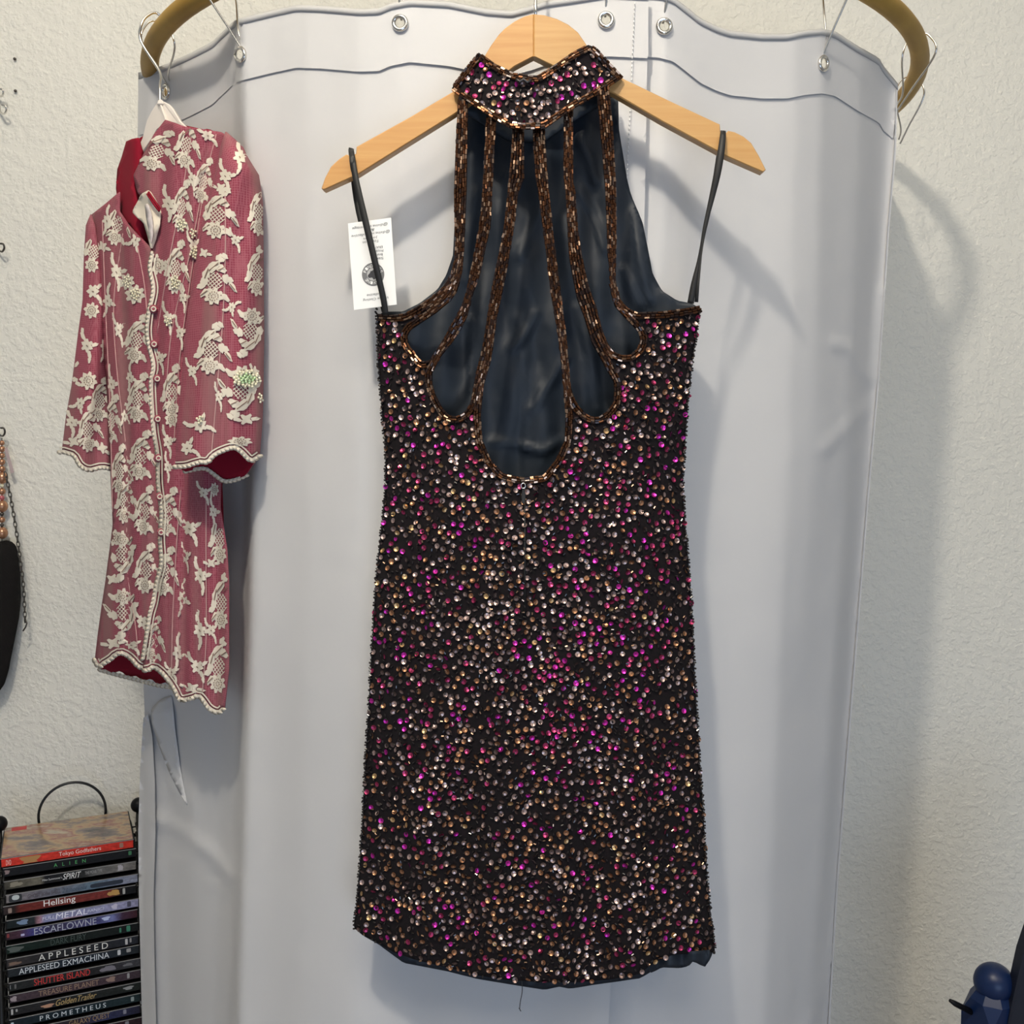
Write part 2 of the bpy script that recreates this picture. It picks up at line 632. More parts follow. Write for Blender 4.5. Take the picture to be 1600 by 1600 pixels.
LD, RD = curtain_depth(LK, LRIDGE), curtain_depth(RK, RRIDGE)
LTOP = [(216, 115), (254, 104), (294, 86), (331, 67), (354, 45), (365, 34), (380, 28), (425, 17), (462, 9), (500, 10), (560, 15), (592, 14), (610, 6), (640, 0),
        (700, 3), (760, 15), (799, 18), (830, 10), (850, 3), (900, -4), (950, -12), (1013, -9)]
RTOP = [(985, -12), (1030, -10), (1052, -4), (1075, 14), (1095, 30), (1120, 42), (1141, 49), (1190, 54), (1230, 54), (1260, 48), (1285, 46), (1305, 50), (1340, 73), (1374, 92), (1380, 104), (1390, 116), (1403, 132)]
LSIDE = [(1008, 300), (997, 660), (976, 1100), (951, 1600), (940, 1900)]
LLEFT = [(226, 1900), (222, 1600), (217, 1380), (216, 1300), (219, 1200), (226, 1120), (224, 1060), (220, 900), (216, 600), (214, 300)]
RSIDE = [(1400, 241), (1390, 350), (1383, 462), (1374, 594), (1359, 762), (1340, 1000), (1325, 1187), (1310, 1375), (1299, 1562), (1280, 1900)]
RLEFT = [(880, 1900), (900, 1600), (930, 1100), (960, 700), (980, 300)]


def circ(c, r, n=16):
    return [(c[0] + r[0] * math.cos(2 * math.pi * k / n), c[1] + r[1] * math.sin(2 * math.pi * k / n)) for k in range(n)]


EYL = [((259, 143), 0.5), ((375, 85), 0.72), ((625, 36), 1.0), ((947, 31), 1.0)]
EYR = [((1038, 41), 1.0), ((1287, 99), 0.62)]


def make_curtain(label, top, side, left, depth, eyes, seam_dy):
    fn = lambda x, y: P(x, y, depth(x, y))
    holes = [circ(c, (7.5 * s, 8.0)) for c, s in eyes]
    o = sheet('curtain', top + side + left, holes, 9.5, fn, M['curtain'])
    props(o, label, 'curtain', 'grey curtains on the hoop')
    # folded-over header: a second layer of cloth down to its seam
    low = [(min(x, 1399 - max(0, y - 60) * 0.05), y + seam_dy(x) - max(0, x - 1385) * 0.8) for x, y in top][::-1]
    hb = sheet('header_band', [(x, y + 3) for x, y in top] + low, holes, 7, lambda x, y: P(x, y, depth(x, y) - 0.0026), M['curtain'], o, edge=6)
    # narrow bound edge along the top
    t2 = resample(top, 8)
    V = np.vstack([P(t2[:, 0], t2[:, 1] - 1.5, depth(t2[:, 0], t2[:, 1]) - 0.0018), P(t2[:, 0], t2[:, 1] + 2.5, depth(t2[:, 0], t2[:, 1]) - 0.0050),
                   P(t2[:, 0], t2[:, 1] + 8.5, depth(t2[:, 0], t2[:, 1]) - 0.0042)])
    n = len(t2)
    F = [(r * n + i, (r + 1) * n + i, (r + 1) * n + i + 1, r * n + i + 1) for r in range(2) for i in range(n - 1)]
    solidify(mesh('top_binding', V, F, M['binding'], o), 0.0012, -1)
    for (c, s) in eyes:
        th = np.linspace(0, 2 * math.pi, 28, endpoint=False)
        x = c[0] + 10.0 * s * np.cos(th); y = c[1] + 10.5 * np.sin(th)
        tube('eyelet', P(x, y, depth(x, y) - 0.0048), 0.0021, M['chrome'], o, 8, True)
    return o


lsd = lambda x: 97 if x < 700 else 100
cur_l = make_curtain('wide grey curtain panel hanging behind the sequin dress', LTOP, LSIDE, LLEFT, LD, EYL, lsd)
cur_r = make_curtain('grey curtain panel with the free edge beside the bare wall', RTOP, RSIDE, RLEFT, RD, EYR, lsd)
fold = [(224, 1122), (231, 1114), (238, 1150), (242, 1220), (243, 1300), (240, 1400), (241, 1480), (244, 1600), (246, 1900), (226, 1900), (222, 1600), (217, 1400), (216, 1300), (219, 1200)]
sheet('edge_fold', fold, [], 7, lambda x, y: P(x, y, LD(x, y) - 0.004 - 0.010 * np.clip((x - 216) / 26.0, 0, 1)), M['curtain'], cur_l, edge=6)
fold = [(237, 1130), (236, 1108), (250, 1094), (268, 1086), (273, 1140), (281, 1200), (292, 1258), (280, 1238), (264, 1206), (249, 1168)]
solidify(sheet('cloth_fold', fold, [], 6, lambda x, y: P(x, y, LD(x, y) - 0.002 - 0.009 * np.clip((1258 - y) / 140.0, 0, 1) * np.clip((y - 1084) / 30.0, 0, 1)), M['curtain'], cur_l, edge=5), 0.0008, -1)
# the same cloth carries on round the hoop to the wall behind the visible edge
edge_ = np.array([(1403, 132)] + RSIDE, float)
V, n_ = [], 40
TT = np.linspace(0, 1, 12)
for t in TT:
    Yp = 1.272 + (1.69 - 1.272) * t
    y0 = 800 - 1600 * math.tan(math.atan2(HZ - 0.062 - EYE, Yp) + PITCH)
    y0 = max(y0, 134)
    yy_ = np.linspace(y0, 1890, n_)
    xx_ = np.interp(yy_, edge_[:, 1], edge_[:, 0]) - 3 - 10 * t - 3 * math.sin(t * 9) ** 2
    V.append(P(xx_, yy_, Yp))
V = np.vstack(V)
mesh('return_panel', V, [(i * n_ + k, i * n_ + k + 1, (i + 1) * n_ + k + 1, (i + 1) * n_ + k) for i in range(len(TT) - 1) for k in range(n_ - 1)], M['curtain'], cur_r)
st = []
for i, y in enumerate(np.arange(4, 300, 7.0)):
    x = 992 - y * 0.045
    st.append(tube_data(P([x, x - 0.2], [y, y + 4], LD(np.array([x, x]), np.array([y, y + 4.0])) - 0.0046), 0.0006, 5))
v, f = merge(st)
mesh('stitching', v, f, M['stitch'], cur_l)


# ------------------------------------------------------------------ curtain hooks
def rod_angle(px, far=False):
    best = None
    for a in np.linspace(-2.2, 2.2, 4000):
        q = hoop_pt(a)
        x = 800 + 1600 * q[0] / (q[1] * math.cos(PITCH) - (q[2] - EYE) * math.sin(PITCH))
        near = abs(a) < 1.22
        if near != (not far): continue
        if best is None or abs(x - px) < best[0]:
            best = (abs(x - px), a)
    return best[1]


def wire_hook(a, eye, label, lean=0.0, spread=0.006):
    """pear-shaped wire ring: over the rail, both strands pinched together, through the eyelet"""
    r = hoop_pt(a)
    out = np.array([math.sin(a), -math.cos(a), 0])
    tan = np.array([math.cos(a), math.sin(a), 0])
    eye = np.asarray(eye, float)
    k = HT + 0.004
    lo = eye + np.array([0, 0, -0.001])
    nk = eye * 0.62 + (r - np.array([0, 0, k])) * 0.38
    pts = [lo - out * 0.004, nk + out * 0.004 + tan * lean * 0.5, r + out * (k + 0.004) + np.array([0, 0, -0.010]), r + out * k * 0.8 + np.array([0, 0, k * 0.75]),
           r + np.array([0, 0, k + 0.002]), r - out * k * 0.8 + np.array([0, 0, k * 0.75]), r - out * (k + 0.004) + np.array([0, 0, -0.010]), nk - out * spread + tan * 0.002, lo - out * 0.006 + np.array([0, 0, 0.006])]
    o = tube('curtain_hook', smooth_path(pts, 7), 0.00125, M['chrome'], None, 8)
    return props(o, label, 'curtain hook', 'wire curtain hooks on the gold hoop')


def eye_pt(c, D):
    x, y = np.array([c[0]], float), np.array([c[1] - 8.0], float)
    return P(x, y, D(x, y) - 0.003)[0]


hooks = [
    (247, EYL[0][0], LD, 'wire curtain hook beside the cream hanger hook'),
    (345, EYL[1][0], LD, 'wire curtain hook leaning left above the eyelet over the lace jacket'),
    (624, EYL[2][0], LD, 'wire curtain hook between the lace jacket and the wooden hanger'),
    (948, EYL[3][0], LD, 'wire curtain hook just right of the wooden hanger, beside the stitched edge'),
    (1046, EYR[0][0], RD, 'wire curtain hook at the left end of the bare-wall curtain, past the stitching'),
    (1310, EYR[1][0], RD, 'wire curtain hook on the bend of the gold hoop above the oval eyelet')]
for px, c, D, lab in hooks:
    wire_hook(rod_angle(px), eye_pt(c, D), lab)
a = 1.12
wire_hook(a, hoop_pt(a) + np.array([-0.002, 0.05, -0.060]), 'wire curtain hook looped wide over the right end of the gold hoop')
a = 1.42
wire_hook(a, hoop_pt(a) + np.array([0.004, 0.03, -0.066]), 'small wire curtain hook peeping out behind the curtain edge by the bare wall')
a = -1.62
wire_hook(a, hoop_pt(a) + np.array([0.03, 0.0, -0.062]), 'wire curtain hook seen through the gap under the left end of the hoop')

# ------------------------------------------------------------------ wooden hanger
HY = 0.984
hang = empty('wooden_hanger', PV(835, 150, HY), 'pale wooden coat hanger with notched arms holding the sequin dress', 'hanger')
left_arm = [(834, 22), (820, 25), (804, 33), (790, 43), (780, 53), (767, 71), (752, 96), (736, 122), (711, 141), (640, 183), (557, 229), (556, 240), (547, 243), (541, 241), (530, 248), (517, 260), (508, 277), (502, 294), (506, 297), (559, 273), (637, 224), (711, 178), (760, 140), (790, 115), (804, 104), (834, 88)]
right_arm = [(834, 22), (850, 23), (870, 29), (888, 38), (903, 50), (916, 69), (935, 95), (952, 112), (975, 123), (1050, 159), (1125, 194), (1126, 207), (1132, 210), (1138, 204), (1148, 206), (1162, 213), (1174, 223), (1186, 243), (1197, 265), (1192, 269), (1137, 245), (1035, 190), (961, 147), (915, 126), (880, 109), (866, 104), (834, 88)]
plate('arm', left_arm, HY - 0.004, 0.012, M['wood_l'], hang)
plate('arm', right_arm, HY - 0.004, 0.012, M['wood_r'], hang)
hb = P(837, 30, HY + 0.002)
ra = rod_angle(837)
rc = hoop_pt(ra)
k = HT + 0.003
hk = [hb, P(837, 0, HY + 0.002), np.array([rc[0] + 0.002, rc[1] - k, rc[2] - 0.012]), np.array([rc[0] + 0.002, rc[1] - k * 0.75, rc[2] + k * 0.75]), np.array([rc[0] + 0.002, rc[1], rc[2] + k]),
      np.array([rc[0] + 0.002, rc[1] + k * 0.8, rc[2] + k * 0.7]), np.array([rc[0] + 0.002, rc[1] + k + 0.001, rc[2] - 0.006])]
tube('hook', smooth_path(hk, 6), 0.0016, M['chrome'], hang, 8)

# ------------------------------------------------------------------ sequin dress (seen from the back)
DL = [(588, 484), (590, 560), (596, 640), (602, 705), (602, 760), (595, 830), (587, 905), (580, 1020), (576, 1100), (571, 1180), (566, 1280), (561, 1360), (555, 1430), (552, 1449)]
DR = [(1094, 484), (1089, 520), (1083, 560), (1076, 620), (1070, 700), (1067, 760), (1071, 820), (1077, 890), (1082, 960), (1085, 1040), (1089, 1110), (1093, 1180), (1098, 1250), (1102, 1320), (1106, 1380), (1111, 1430), (1116, 1465), (1117, 1490)]
DLa, DRa = np.array(DL, float), np.array(DR, float)


def d_edges(y):
    l = np.interp(y, DLa[:, 1], DLa[:, 0]); r = np.interp(y, DRa[:, 1], DRa[:, 0])
    return l, r


def back_depth(x, y):
    l, r = d_edges(y)
    u = np.clip((x - (l + r) / 2) / ((r - l) / 2), -1, 1)
    s = np.clip((y - 780) / 600, 0, 1)
    fold = s * 0.0048 * (np.sin(x / 17.0 + y / 420.0) + 0.7 * np.sin(x / 31.0 - y / 300.0 + 1.3)) * (1 - np.abs(u) ** 6)
    return 1.000 - 0.036 * (1 - np.abs(u) ** 3) + fold


LINING_CREASES = [([(832, 640), (858, 600), (884, 560)], 0.004, 7), ([(766, 690), (795, 692), (822, 698)], 0.003, 5), ([(822, 700), (850, 706), (872, 690)], 0.004, 6), ([(800, 545), (822, 520), (838, 490)], 0.004, 7),
                  ([(812, 400), (830, 360), (842, 330)], 0.003, 6), ([(905, 215), (922, 250), (930, 285)], 0.005, 6), ([(905, 300), (925, 330), (945, 390)], 0.004, 6), ([(975, 420), (985, 450), (1000, 480)], 0.004, 5), ([(990, 330), (1000, 400), (1015, 470)], 0.004, 6),
                  ([(735, 500), (738, 600), (740, 640)], 0.004, 6), ([(745, 300), (735, 380), (730, 440)], 0.004, 6), ([(820, 745), (822, 650), (818, 560)], 0.002, 5), ([(865, 700), (840, 610), (800, 480), (815, 330)], 0.003, 12), ([(900, 480), (925, 560), (935, 640)], 0.004, 6)]


def front_depth(x, y):
    l, r = d_edges(y)
    u = np.clip((x - (l + r) / 2) / ((r - l) / 2), -1, 1)
    w = 0.0022 * (np.sin(x / 9.0 + y / 60.0) + np.sin(x / 15.0 - y / 35.0)) * (1 - np.abs(u) ** 4)
    for pl, h, wd in LINING_CREASES:
        w = w - h * np.exp(-(seg_dist(x, y, pl) / wd) ** 2)
    return 1.000 + 0.020 * (1 - np.abs(u) ** 3) + w


dress = empty('sequin_dress', PV(835, 800, 0.98), 'black halter mini dress covered in bronze and magenta sequins, strappy back', 'dress')
COLLAR = [(748, 82), (774, 101), (802, 115), (812, 116), (821, 118), (840, 120), (864, 104), (896, 82), (919, 70), (930, 74), (951, 97), (973, 121), (956, 131), (932, 148), (894, 170), (851, 200), (821, 201), (795, 199), (769, 183), (735, 161), (705, 140), (709, 132), (727, 108)]
HA = [(731, 160), (730, 230), (729, 300), (725, 389), (722, 425), (714, 456), (703, 471), (680, 490), (657, 505), (641, 516), (636, 525), (638, 538), (651, 554), (659, 565), (670, 563), (687, 541), (706, 505), (722, 477), (731, 445), (748, 358), (754, 300), (757, 240), (760, 178)]
HB = [(776, 180), (772, 240), (769, 300), (767, 350), (748, 436), (737, 464), (731, 492), (721, 513), (706, 536), (688, 557), (675, 583), (675, 599), (680, 616), (690, 635), (698, 646), (706, 650), (716, 650), (727, 642), (735, 629), (740, 602), (745, 578), (753, 546), (761, 497), (770, 440), (787, 358), (793, 300), (798, 240), (801, 196)]
HCt = [(819, 196), (819, 280), (810, 300), (804, 350), (791, 428), (777, 494), (767, 564), (755, 606), (751, 649), (754, 688), (767, 718), (787, 740), (818, 746), (849, 742), (868, 718), (882, 688), (884, 649), (878, 571), (870, 513), (860, 455), (851, 377), (841, 300), (837, 280), (833, 228), (832, 196)]
HD = [(851, 190), (853, 237), (856, 280), (858, 300), (866, 377), (876, 455), (884, 517), (888, 571), (889, 590), (892, 606), (901, 630), (914, 645), (925, 651), (936, 651), (949, 642), (958, 629), (960, 612), (959, 597), (949, 580), (938, 559), (925, 537), (912, 494), (901, 466), (893, 424), (889, 400), (884, 300), (881, 280), (881, 170)]
HE = [(895, 162), (895, 237), (895, 280), (899, 300), (903, 358), (910, 400), (919, 443), (932, 479), (940, 512), (951, 539), (961, 550), (972, 555), (985, 554), (996, 544), (1001, 531), (998, 520), (989, 509), (974, 494), (961, 479), (955, 456), (952, 419), (950, 400), (946, 300), (941, 237), (932, 142)]
ARMR = [(951, 130), (958, 200), (960, 237), (963, 300), (963, 377), (961, 436), (968, 466), (981, 481), (996, 488), (1037, 486), (1075, 481), (1094, 477)]
ARML = [(589, 490), (609, 492), (631, 490), (651, 479), (674, 464), (690, 450), (704, 430), (711, 400), (711, 377), (709, 300), (712, 230), (716, 150)]
HEM_F = [(552, 1449), (566, 1461), (590, 1473), (615, 1488), (650, 1500), (700, 1512), (745, 1524), (790, 1531), (850, 1535), (900, 1535), (950, 1531), (1000, 1522), (1020, 1505), (1050, 1492), (1080, 1490), (1117, 1488)]
HEM_L = [(556, 1447), (568, 1462), (592, 1475), (630, 1504), (700, 1517), (745, 1529), (790, 1536), (850, 1546), (875, 1541), (890, 1544), (950, 1535), (1000, 1528), (1018, 1517), (1035, 1511), (1062, 1512), (1076, 1509), (1083, 1501), (1094, 1507), (1102, 1510), (1110, 1498), (1114, 1488)]
OUT_B = DL[1:-1] + HEM_F + DR[::-1][1:] + ARMR[::-1] + [(890, 150), (835, 180), (780, 170)] + ARML[::-1]
bp = lambda x, y: P(x, y, back_depth(x, y))
body = sheet('sequin_cloth', OUT_B, [HA, HB, HCt, HD, HE], 9, bp, M['dress'], dress, edge=7)
solidify(body, 0.0012, -1)
OUT_F = [(x, y) for x, y in DL[1:-1]] + HEM_L + DR[::-1][1:] + [(1094, 482), (1081, 474), (1058, 470), (1035, 455), (1019, 428), (1004, 350), (984, 300), (979, 280), (967, 200), (966, 150), (930, 140), (835, 170), (745, 150), (714, 175), (713, 300), (708, 400), (698, 430), (684, 452), (655, 474), (630, 487), (595, 487)]
fp = lambda x, y: P(x, y, front_depth(x, y))
lin = sheet('lining', OUT_F, [], 6.5, fp, M['satin'], dress, edge=7)
solidify(lin, 0.001, 1)
hemp = sheet('hem_lining', [(1012, 1502), (1050, 1488), (1110, 1484), (1108, 1500), (1101, 1510), (1092, 1506), (1082, 1500), (1075, 1509), (1060, 1512), (1035, 1511), (1015, 1520)], [], 7,
             lambda x, y: P(x, y, 0.985 + 0.004 * np.sin(x / 6.0)), M['satin'], dress)
solidify(hemp, 0.001, 1)


def collar_depth(x, y):
    return 0.9575 + 0.020 * ((x - 836) / 135.0) ** 2 - 0.004 * np.clip((y - 100) / 100, 0, 1)


cp = lambda x, y: P(x, y, collar_depth(x, y))
collar = sheet('collar', COLLAR, [], 7, cp, M['dress'], dress, edge=5)
solidify(collar, 0.002, -1)
fc = sheet('collar_front', [(x, y + 22) for x, y in COLLAR if True], [], 10, lambda x, y: P(x, y - 0.0, 1.012 - 0.018 * ((x - 836) / 135.0) ** 2), M['satin'], dress, edge=8)
solidify(fc, 0.002, 1)


# -- bead work
def bead_mesh(A, B, r, seg=5):
    """prisms from A[i] to B[i]; returns vertices, faces"""
    A, B = np.asarray(A), np.asarray(B)
    n = len(A)
    t = B - A
    L = np.linalg.norm(t, axis=1)[:, None] + 1e-9
    t = t / L
    ref = np.array([0.0, 1.0, 0.0])
    nx = np.cross(t, ref); nx /= np.linalg.norm(nx, axis=1)[:, None] + 1e-9
    ny = np.cross(t, nx)
    rr = np.broadcast_to(np.asarray(r, float), (n,))[:, None]
    ph = rng.uniform(0, 6.28, n)
    V = np.zeros((n, 2, seg, 3))
    for k in range(seg):
        a = ph + 2 * math.pi * k / seg
        off = rr * (nx * np.cos(a)[:, None] + ny * np.sin(a)[:, None])
        V[:, 0, k] = A + off
        V[:, 1, k] = B + off
    base = (np.arange(n) * 2 * seg)[:, None]
    F = []
    for k in range(seg):
        k2 = (k + 1) % seg
        F.append(np.concatenate([base + k, base + k2, base + seg + k2, base + seg + k], 1))
    side = np.stack(F, 1).reshape(-1, 4)
    caps = np.concatenate([base + np.arange(seg)[::-1], base + seg + np.arange(seg)], 1).reshape(-1, seg)
    return V.reshape(-1, 3), side.tolist() + caps.tolist(), np.concatenate([np.repeat(np.arange(n), seg), np.repeat(np.arange(n), 2)])


def bead_rows(lines, depth, name, parent, width=3.9, length=7.5, offset=0.0012):
    A, B = [], []
    for ln in lines:
        ln = np.asarray(ln, float)
        s = np.r_[0, np.cumsum(np.hypot(*np.diff(ln, axis=0).T))]
        p = rng.uniform(0, length)
        while p + length * 0.7 < s[-1]:
            le = length * rng.uniform(0.8, 1.15)
            q = min(p + le * 0.88, s[-1])
            j = rng.normal(0, 0.35, 2)
            A.append((np.interp(p, s, ln[:, 0]) + j[0], np.interp(p, s, ln[:, 1])))
            B.append((np.interp(q, s, ln[:, 0]) + j[1], np.interp(q, s, ln[:, 1])))
            p += le
    A, B = np.array(A), np.array(B)
    a3 = P(A[:, 0], A[:, 1], depth(A[:, 0], A[:, 1]) - offset - 0.0004 * rng.random(len(A)))
    b3 = P(B[:, 0], B[:, 1], depth(B[:, 0], B[:, 1]) - offset - 0.0004 * rng.random(len(A)))
    V, F, own = bead_mesh(a3, b3, width * 0.5 / 1640)
    pick = rng.choice(3, len(A), p=[0.52, 0.19, 0.29])
    o = mesh(name, V, F, [M['bugle'], M['bugle_b'], M['bugle_d']], parent, smooth=False, mi=pick[own])
    return o


def between(l, r, n, step=5):
    l, r = resample(l, 4), resample(r, 4)
    k = max(len(l), len(r))
    f = lambda a: np.stack([np.interp(np.linspace(0, 1, k), np.linspace(0, 1, len(a)), a[:, c]) for c in (0, 1)], -1)
    l, r = f(l), f(r)
    return [l * (1 - t) + r * t for t in (np.arange(n) + 0.5) / n]


straps = [
    (ARML[::-1][:7], HA[:6], 5),
    (HA[::-1][:9], HB[:11], 5),
    (HB[::-1][:9], HCt[:9], 5),
    (HCt[::-1][:9], HD[:10], 5),
    (HD[::-1][:11], HE[:11], 5),
    (HE[::-1][:7], ARMR[:7], 5)]
for l, r, n in straps:
    bead_rows(between(l, r, n), back_depth, 'bead_strap', dress)['kind'] = 'stuff'


def off_path(pts, d):
    p = resample(pts, 5)
    t = np.gradient(p, axis=0)
    t /= np.linalg.norm(t, axis=1)[:, None]
    return p + np.stack([t[:, 1], -t[:, 0]], -1) * d


for name, pts, ds in [('cutout_edging', HA[5:15], (-2, -6, -9.5)), ('cutout_edging', HB[9:21], (-2, -6, -9.5)), ('cutout_edging', HCt[5:19], (-2, -6, -9.5)),
                      ('cutout_edging', HD[8:20], (-2, -6, -9.5)), ('cutout_edging', HE[8:20], (-2, -6, -9.5)), ('armhole_edging', ARML[:8], (2, 6, 10)), ('armhole_edging', ARMR[5:], (2, 6, 9.5)),
                      ]:
    # pick the side that lies on the cloth
    best = None
    for sg in (1, -1):
        q = off_path(pts, sg * 6)
        on = inside(OUT_B, q[:, 0], q[:, 1])
        for h in (HA, HB, HCt, HD, HE): on &= ~inside(h, q[:, 0], q[:, 1])
        if best is None or on.mean() > best[0]: best = (on.mean(), sg)
    bead_rows([off_path(pts, best[1] * abs(d)) for d in ds], back_depth, name, dress)['kind'] = 'stuff'
# the band that sweeps from the first strap to the left armhole is beaded right across
bead_rows(between([(704, 430), (690, 450), (674, 464), (651, 479)], [(722, 425), (714, 456), (703, 471), (680, 490)], 7), back_depth, 'bead_band', dress)['kind'] = 'stuff'
ctop = COLLAR[:9]; cbot = COLLAR[11:21]
for pts, sg in ((ctop, 1), (cbot, 1), (COLLAR[8:12], 1), (COLLAR[20:] + COLLAR[:1], 1)):
    best = None
    for s2 in (1, -1):
        q = off_path(pts, s2 * 5)
        m_ = inside(COLLAR, q[:, 0], q[:, 1]).mean()
        if best is None or m_ > best[0]: best = (m_, s2)
    bead_rows([off_path(pts, best[1] * d) for d in (0.5, 4.0, 7.5)], collar_depth, 'collar_edging', dress, offset=0.0016)['kind'] = 'stuff'


# -- sequins
def scatter(n, dmin, ok):
    cell = {}
    pts = []
    tries = 0
    x0, x1, y0, y1 = 550, 1120, 60, 1545
    while len(pts) < n and tries < n * 30:
        tries += 1
        x, y = rng.uniform(x0, x1), rng.uniform(y0, y1)
        c = (int(x // dmin), int(y // dmin))
        bad = False
        for i in (-1, 0, 1):
            for j in (-1, 0, 1):
                for q in cell.get((c[0] + i, c[1] + j), ()):
                    if (q[0] - x) ** 2 + (q[1] - y) ** 2 < dmin * dmin: bad = True
        if bad or not ok(x, y): continue
        cell.setdefault(c, []).append((x, y))
        pts.append((x, y))
    return np.array(pts)


# mask raster for speed
gx, gy = np.meshgrid(np.arange(540, 1130), np.arange(50, 1560))


def shrink(poly, d):
    p = resample(poly, 5, True)
    t = np.roll(p, -1, 0) - np.roll(p, 1, 0)
    t /= np.linalg.norm(t, axis=1)[:, None] + 1e-9
    nrm = np.stack([t[:, 1], -t[:, 0]], -1)
    q = p + nrm * 1.0
    sg = -1 if inside(poly, q[:, 0], q[:, 1]).mean() > 0.5 else 1
    return p + nrm * sg * d         # grown outwards by d


okm = inside(OUT_B, gx, gy) & (gy > 484)
for h in (HA, HB, HCt, HD, HE): okm &= ~inside(shrink(h, 12), gx, gy)
for pl in (ARML[:8], ARMR[5:]):
    okm &= seg_dist(gx.astype(float), gy.astype(float), pl) > 12
for l, r, n in straps:
    okm &= ~inside(list(l) + list(r)[::-1], gx, gy)
okm &= ~inside([(590, 1476), (630, 1494), (650, 1504), (560, 1480)], gx, gy)
colm = inside(shrink(COLLAR, -9), gx, gy)
okall = okm | colm
okf = lambda x, y: okall[int(y) - 50, int(x) - 540]
SP = scatter(3000, 8.3, okf)


def tone(x, y):
    """five colourways; magenta comes in drifts down the cloth"""
    s = math.sin(x / 26.0 + 0.8 * math.sin(y / 130.0)) * 0.5 + 0.5 * math.sin(x / 61.0 + y / 210.0)
    mg = 0.20 + 0.16 * s
    if y < 210:
        w = [0.50, 0.04, 0.16, 0.16, 0.02, 0.12]
    elif y > 1250:
        w = [0.25, 0.34, 0.10, 0.06, 0.05, 0.20]
    else:
        w = [0.27, 0.22, mg * 1.1, mg * 0.5, 0.03, 0.19]
    w = np.clip(np.array(w), 0.01, None)
    return rng.choice(6, p=w / w.sum())


def seq_unit(seg=9):
    """a cupped disc with a punched centre"""
    V, F = [], []
    for r, z in ((1.0, 0.0), (0.62, 0.16), (0.16, 0.30)):
        for k in range(seg):
            a = 2 * math.pi * k / seg
            V.append((r * math.cos(a), r * math.sin(a), -z))
    for i in range(2):
        for k in range(seg):
            k2 = (k + 1) % seg
            F.append((i * seg + k, i * seg + k2, (i + 1) * seg + k2, (i + 1) * seg + k))
    return np.array(V), np.array(F)


UV_, UF_ = seq_unit()


def seq_frames(pts):
    x, y = pts[:, 0], pts[:, 1]
    coll = y < 215
    d = lambda a, b: np.where(coll, collar_depth(a, b), back_depth(a, b))
    e = 2.0
    c = P(x, y, d(x, y) - 0.0016)
    tx = P(x + e, y, d(x + e, y)) - P(x - e, y, d(x - e, y))
    ty = P(x, y - e, d(x, y - e)) - P(x, y + e, d(x, y + e))
    nz = np.cross(tx, ty)
    nz /= np.linalg.norm(nz, axis=1)[:, None]
    nz[nz[:, 1] > 0] *= -1
    tilt = rng.normal(0, 0.33, (len(x), 3))
    nz = nz + tilt
    nz /= np.linalg.norm(nz, axis=1)[:, None]
    a = np.cross(nz, rng.normal(0, 1, (len(x), 3)))
    a /= np.linalg.norm(a, axis=1)[:, None]
    b_ = np.cross(nz, a)
    return c, a, b_, nz


c, a_, b_, n_ = seq_frames(SP)
sr = 0.00262 * rng.uniform(0.90, 1.08, len(SP))
tones = np.array([tone(*p) for p in SP])
# the 300 nearest the camera stand as parts of their own, the rest as one field
order = np.argsort(-((SP[:, 1] < 215) * 10 + sr * 1000 - c[:, 1] * 20))
single, rest = order[:300], order[300:]
units = []
for k, m_ in enumerate(SEQM):
    me = bpy.data.meshes.new('sequin')
    me.from_pydata(UV_.tolist(), [], UF_.tolist())
    me.materials.append(m_)
    units.append(me)
for i in single:
    o = bpy.data.objects.new('sequin', units[tones[i]])
    COL.objects.link(o)
    o.parent = dress
    mw = Matrix(((a_[i][0] * sr[i], b_[i][0] * sr[i], n_[i][0] * sr[i], c[i][0]), (a_[i][1] * sr[i], b_[i][1] * sr[i], n_[i][1] * sr[i], c[i][1]), (a_[i][2] * sr[i], b_[i][2] * sr[i], n_[i][2] * sr[i], c[i][2]), (0, 0, 0, 1)))
    o.matrix_basis = Matrix.Translation(-Vector(dress.location)) @ mw
nv = len(UV_)
V = (c[rest][:, None, :] + sr[rest][:, None, None] * (UV_[None, :, 0:1] * a_[rest][:, None, :] + UV_[None, :, 1:2] * b_[rest][:, None, :] + UV_[None, :, 2:3] * n_[rest][:, None, :])).reshape(-1, 3)
F = (UF_[None] + (np.arange(len(rest)) * nv)[:, None, None]).reshape(-1, 4)
sf = mesh('sequin_field', V, F, SEQM, dress, smooth=False, mi=np.repeat(tones[rest], len(UF_)))
sf['kind'] = 'stuff'
# small seed beads scattered between the sequins
BP = scatter(3600, 6.5, okf)
ang = rng.uniform(0, math.pi, len(BP))
A = BP + 2.0 * np.stack([np.cos(ang), np.sin(ang)], -1); B = BP - 2.0 * np.stack([np.cos(ang), np.sin(ang)], -1)
dd = lambda q: np.where(q[:, 1] < 215, collar_depth(q[:, 0], q[:, 1]), back_depth(q[:, 0], q[:, 1]))
V, F, own = bead_mesh(P(A[:, 0], A[:, 1], dd(A) - 0.0014), P(B[:, 0], B[:, 1], dd(B) - 0.0014), 0.00075)
pk = rng.choice(2, len(BP), p=[0.78, 0.22])
sb = mesh('seed_beads', V, F, [M['jet'], M['bugle_b']], dress, smooth=False, mi=pk[own])
sb['kind'] = 'stuff'
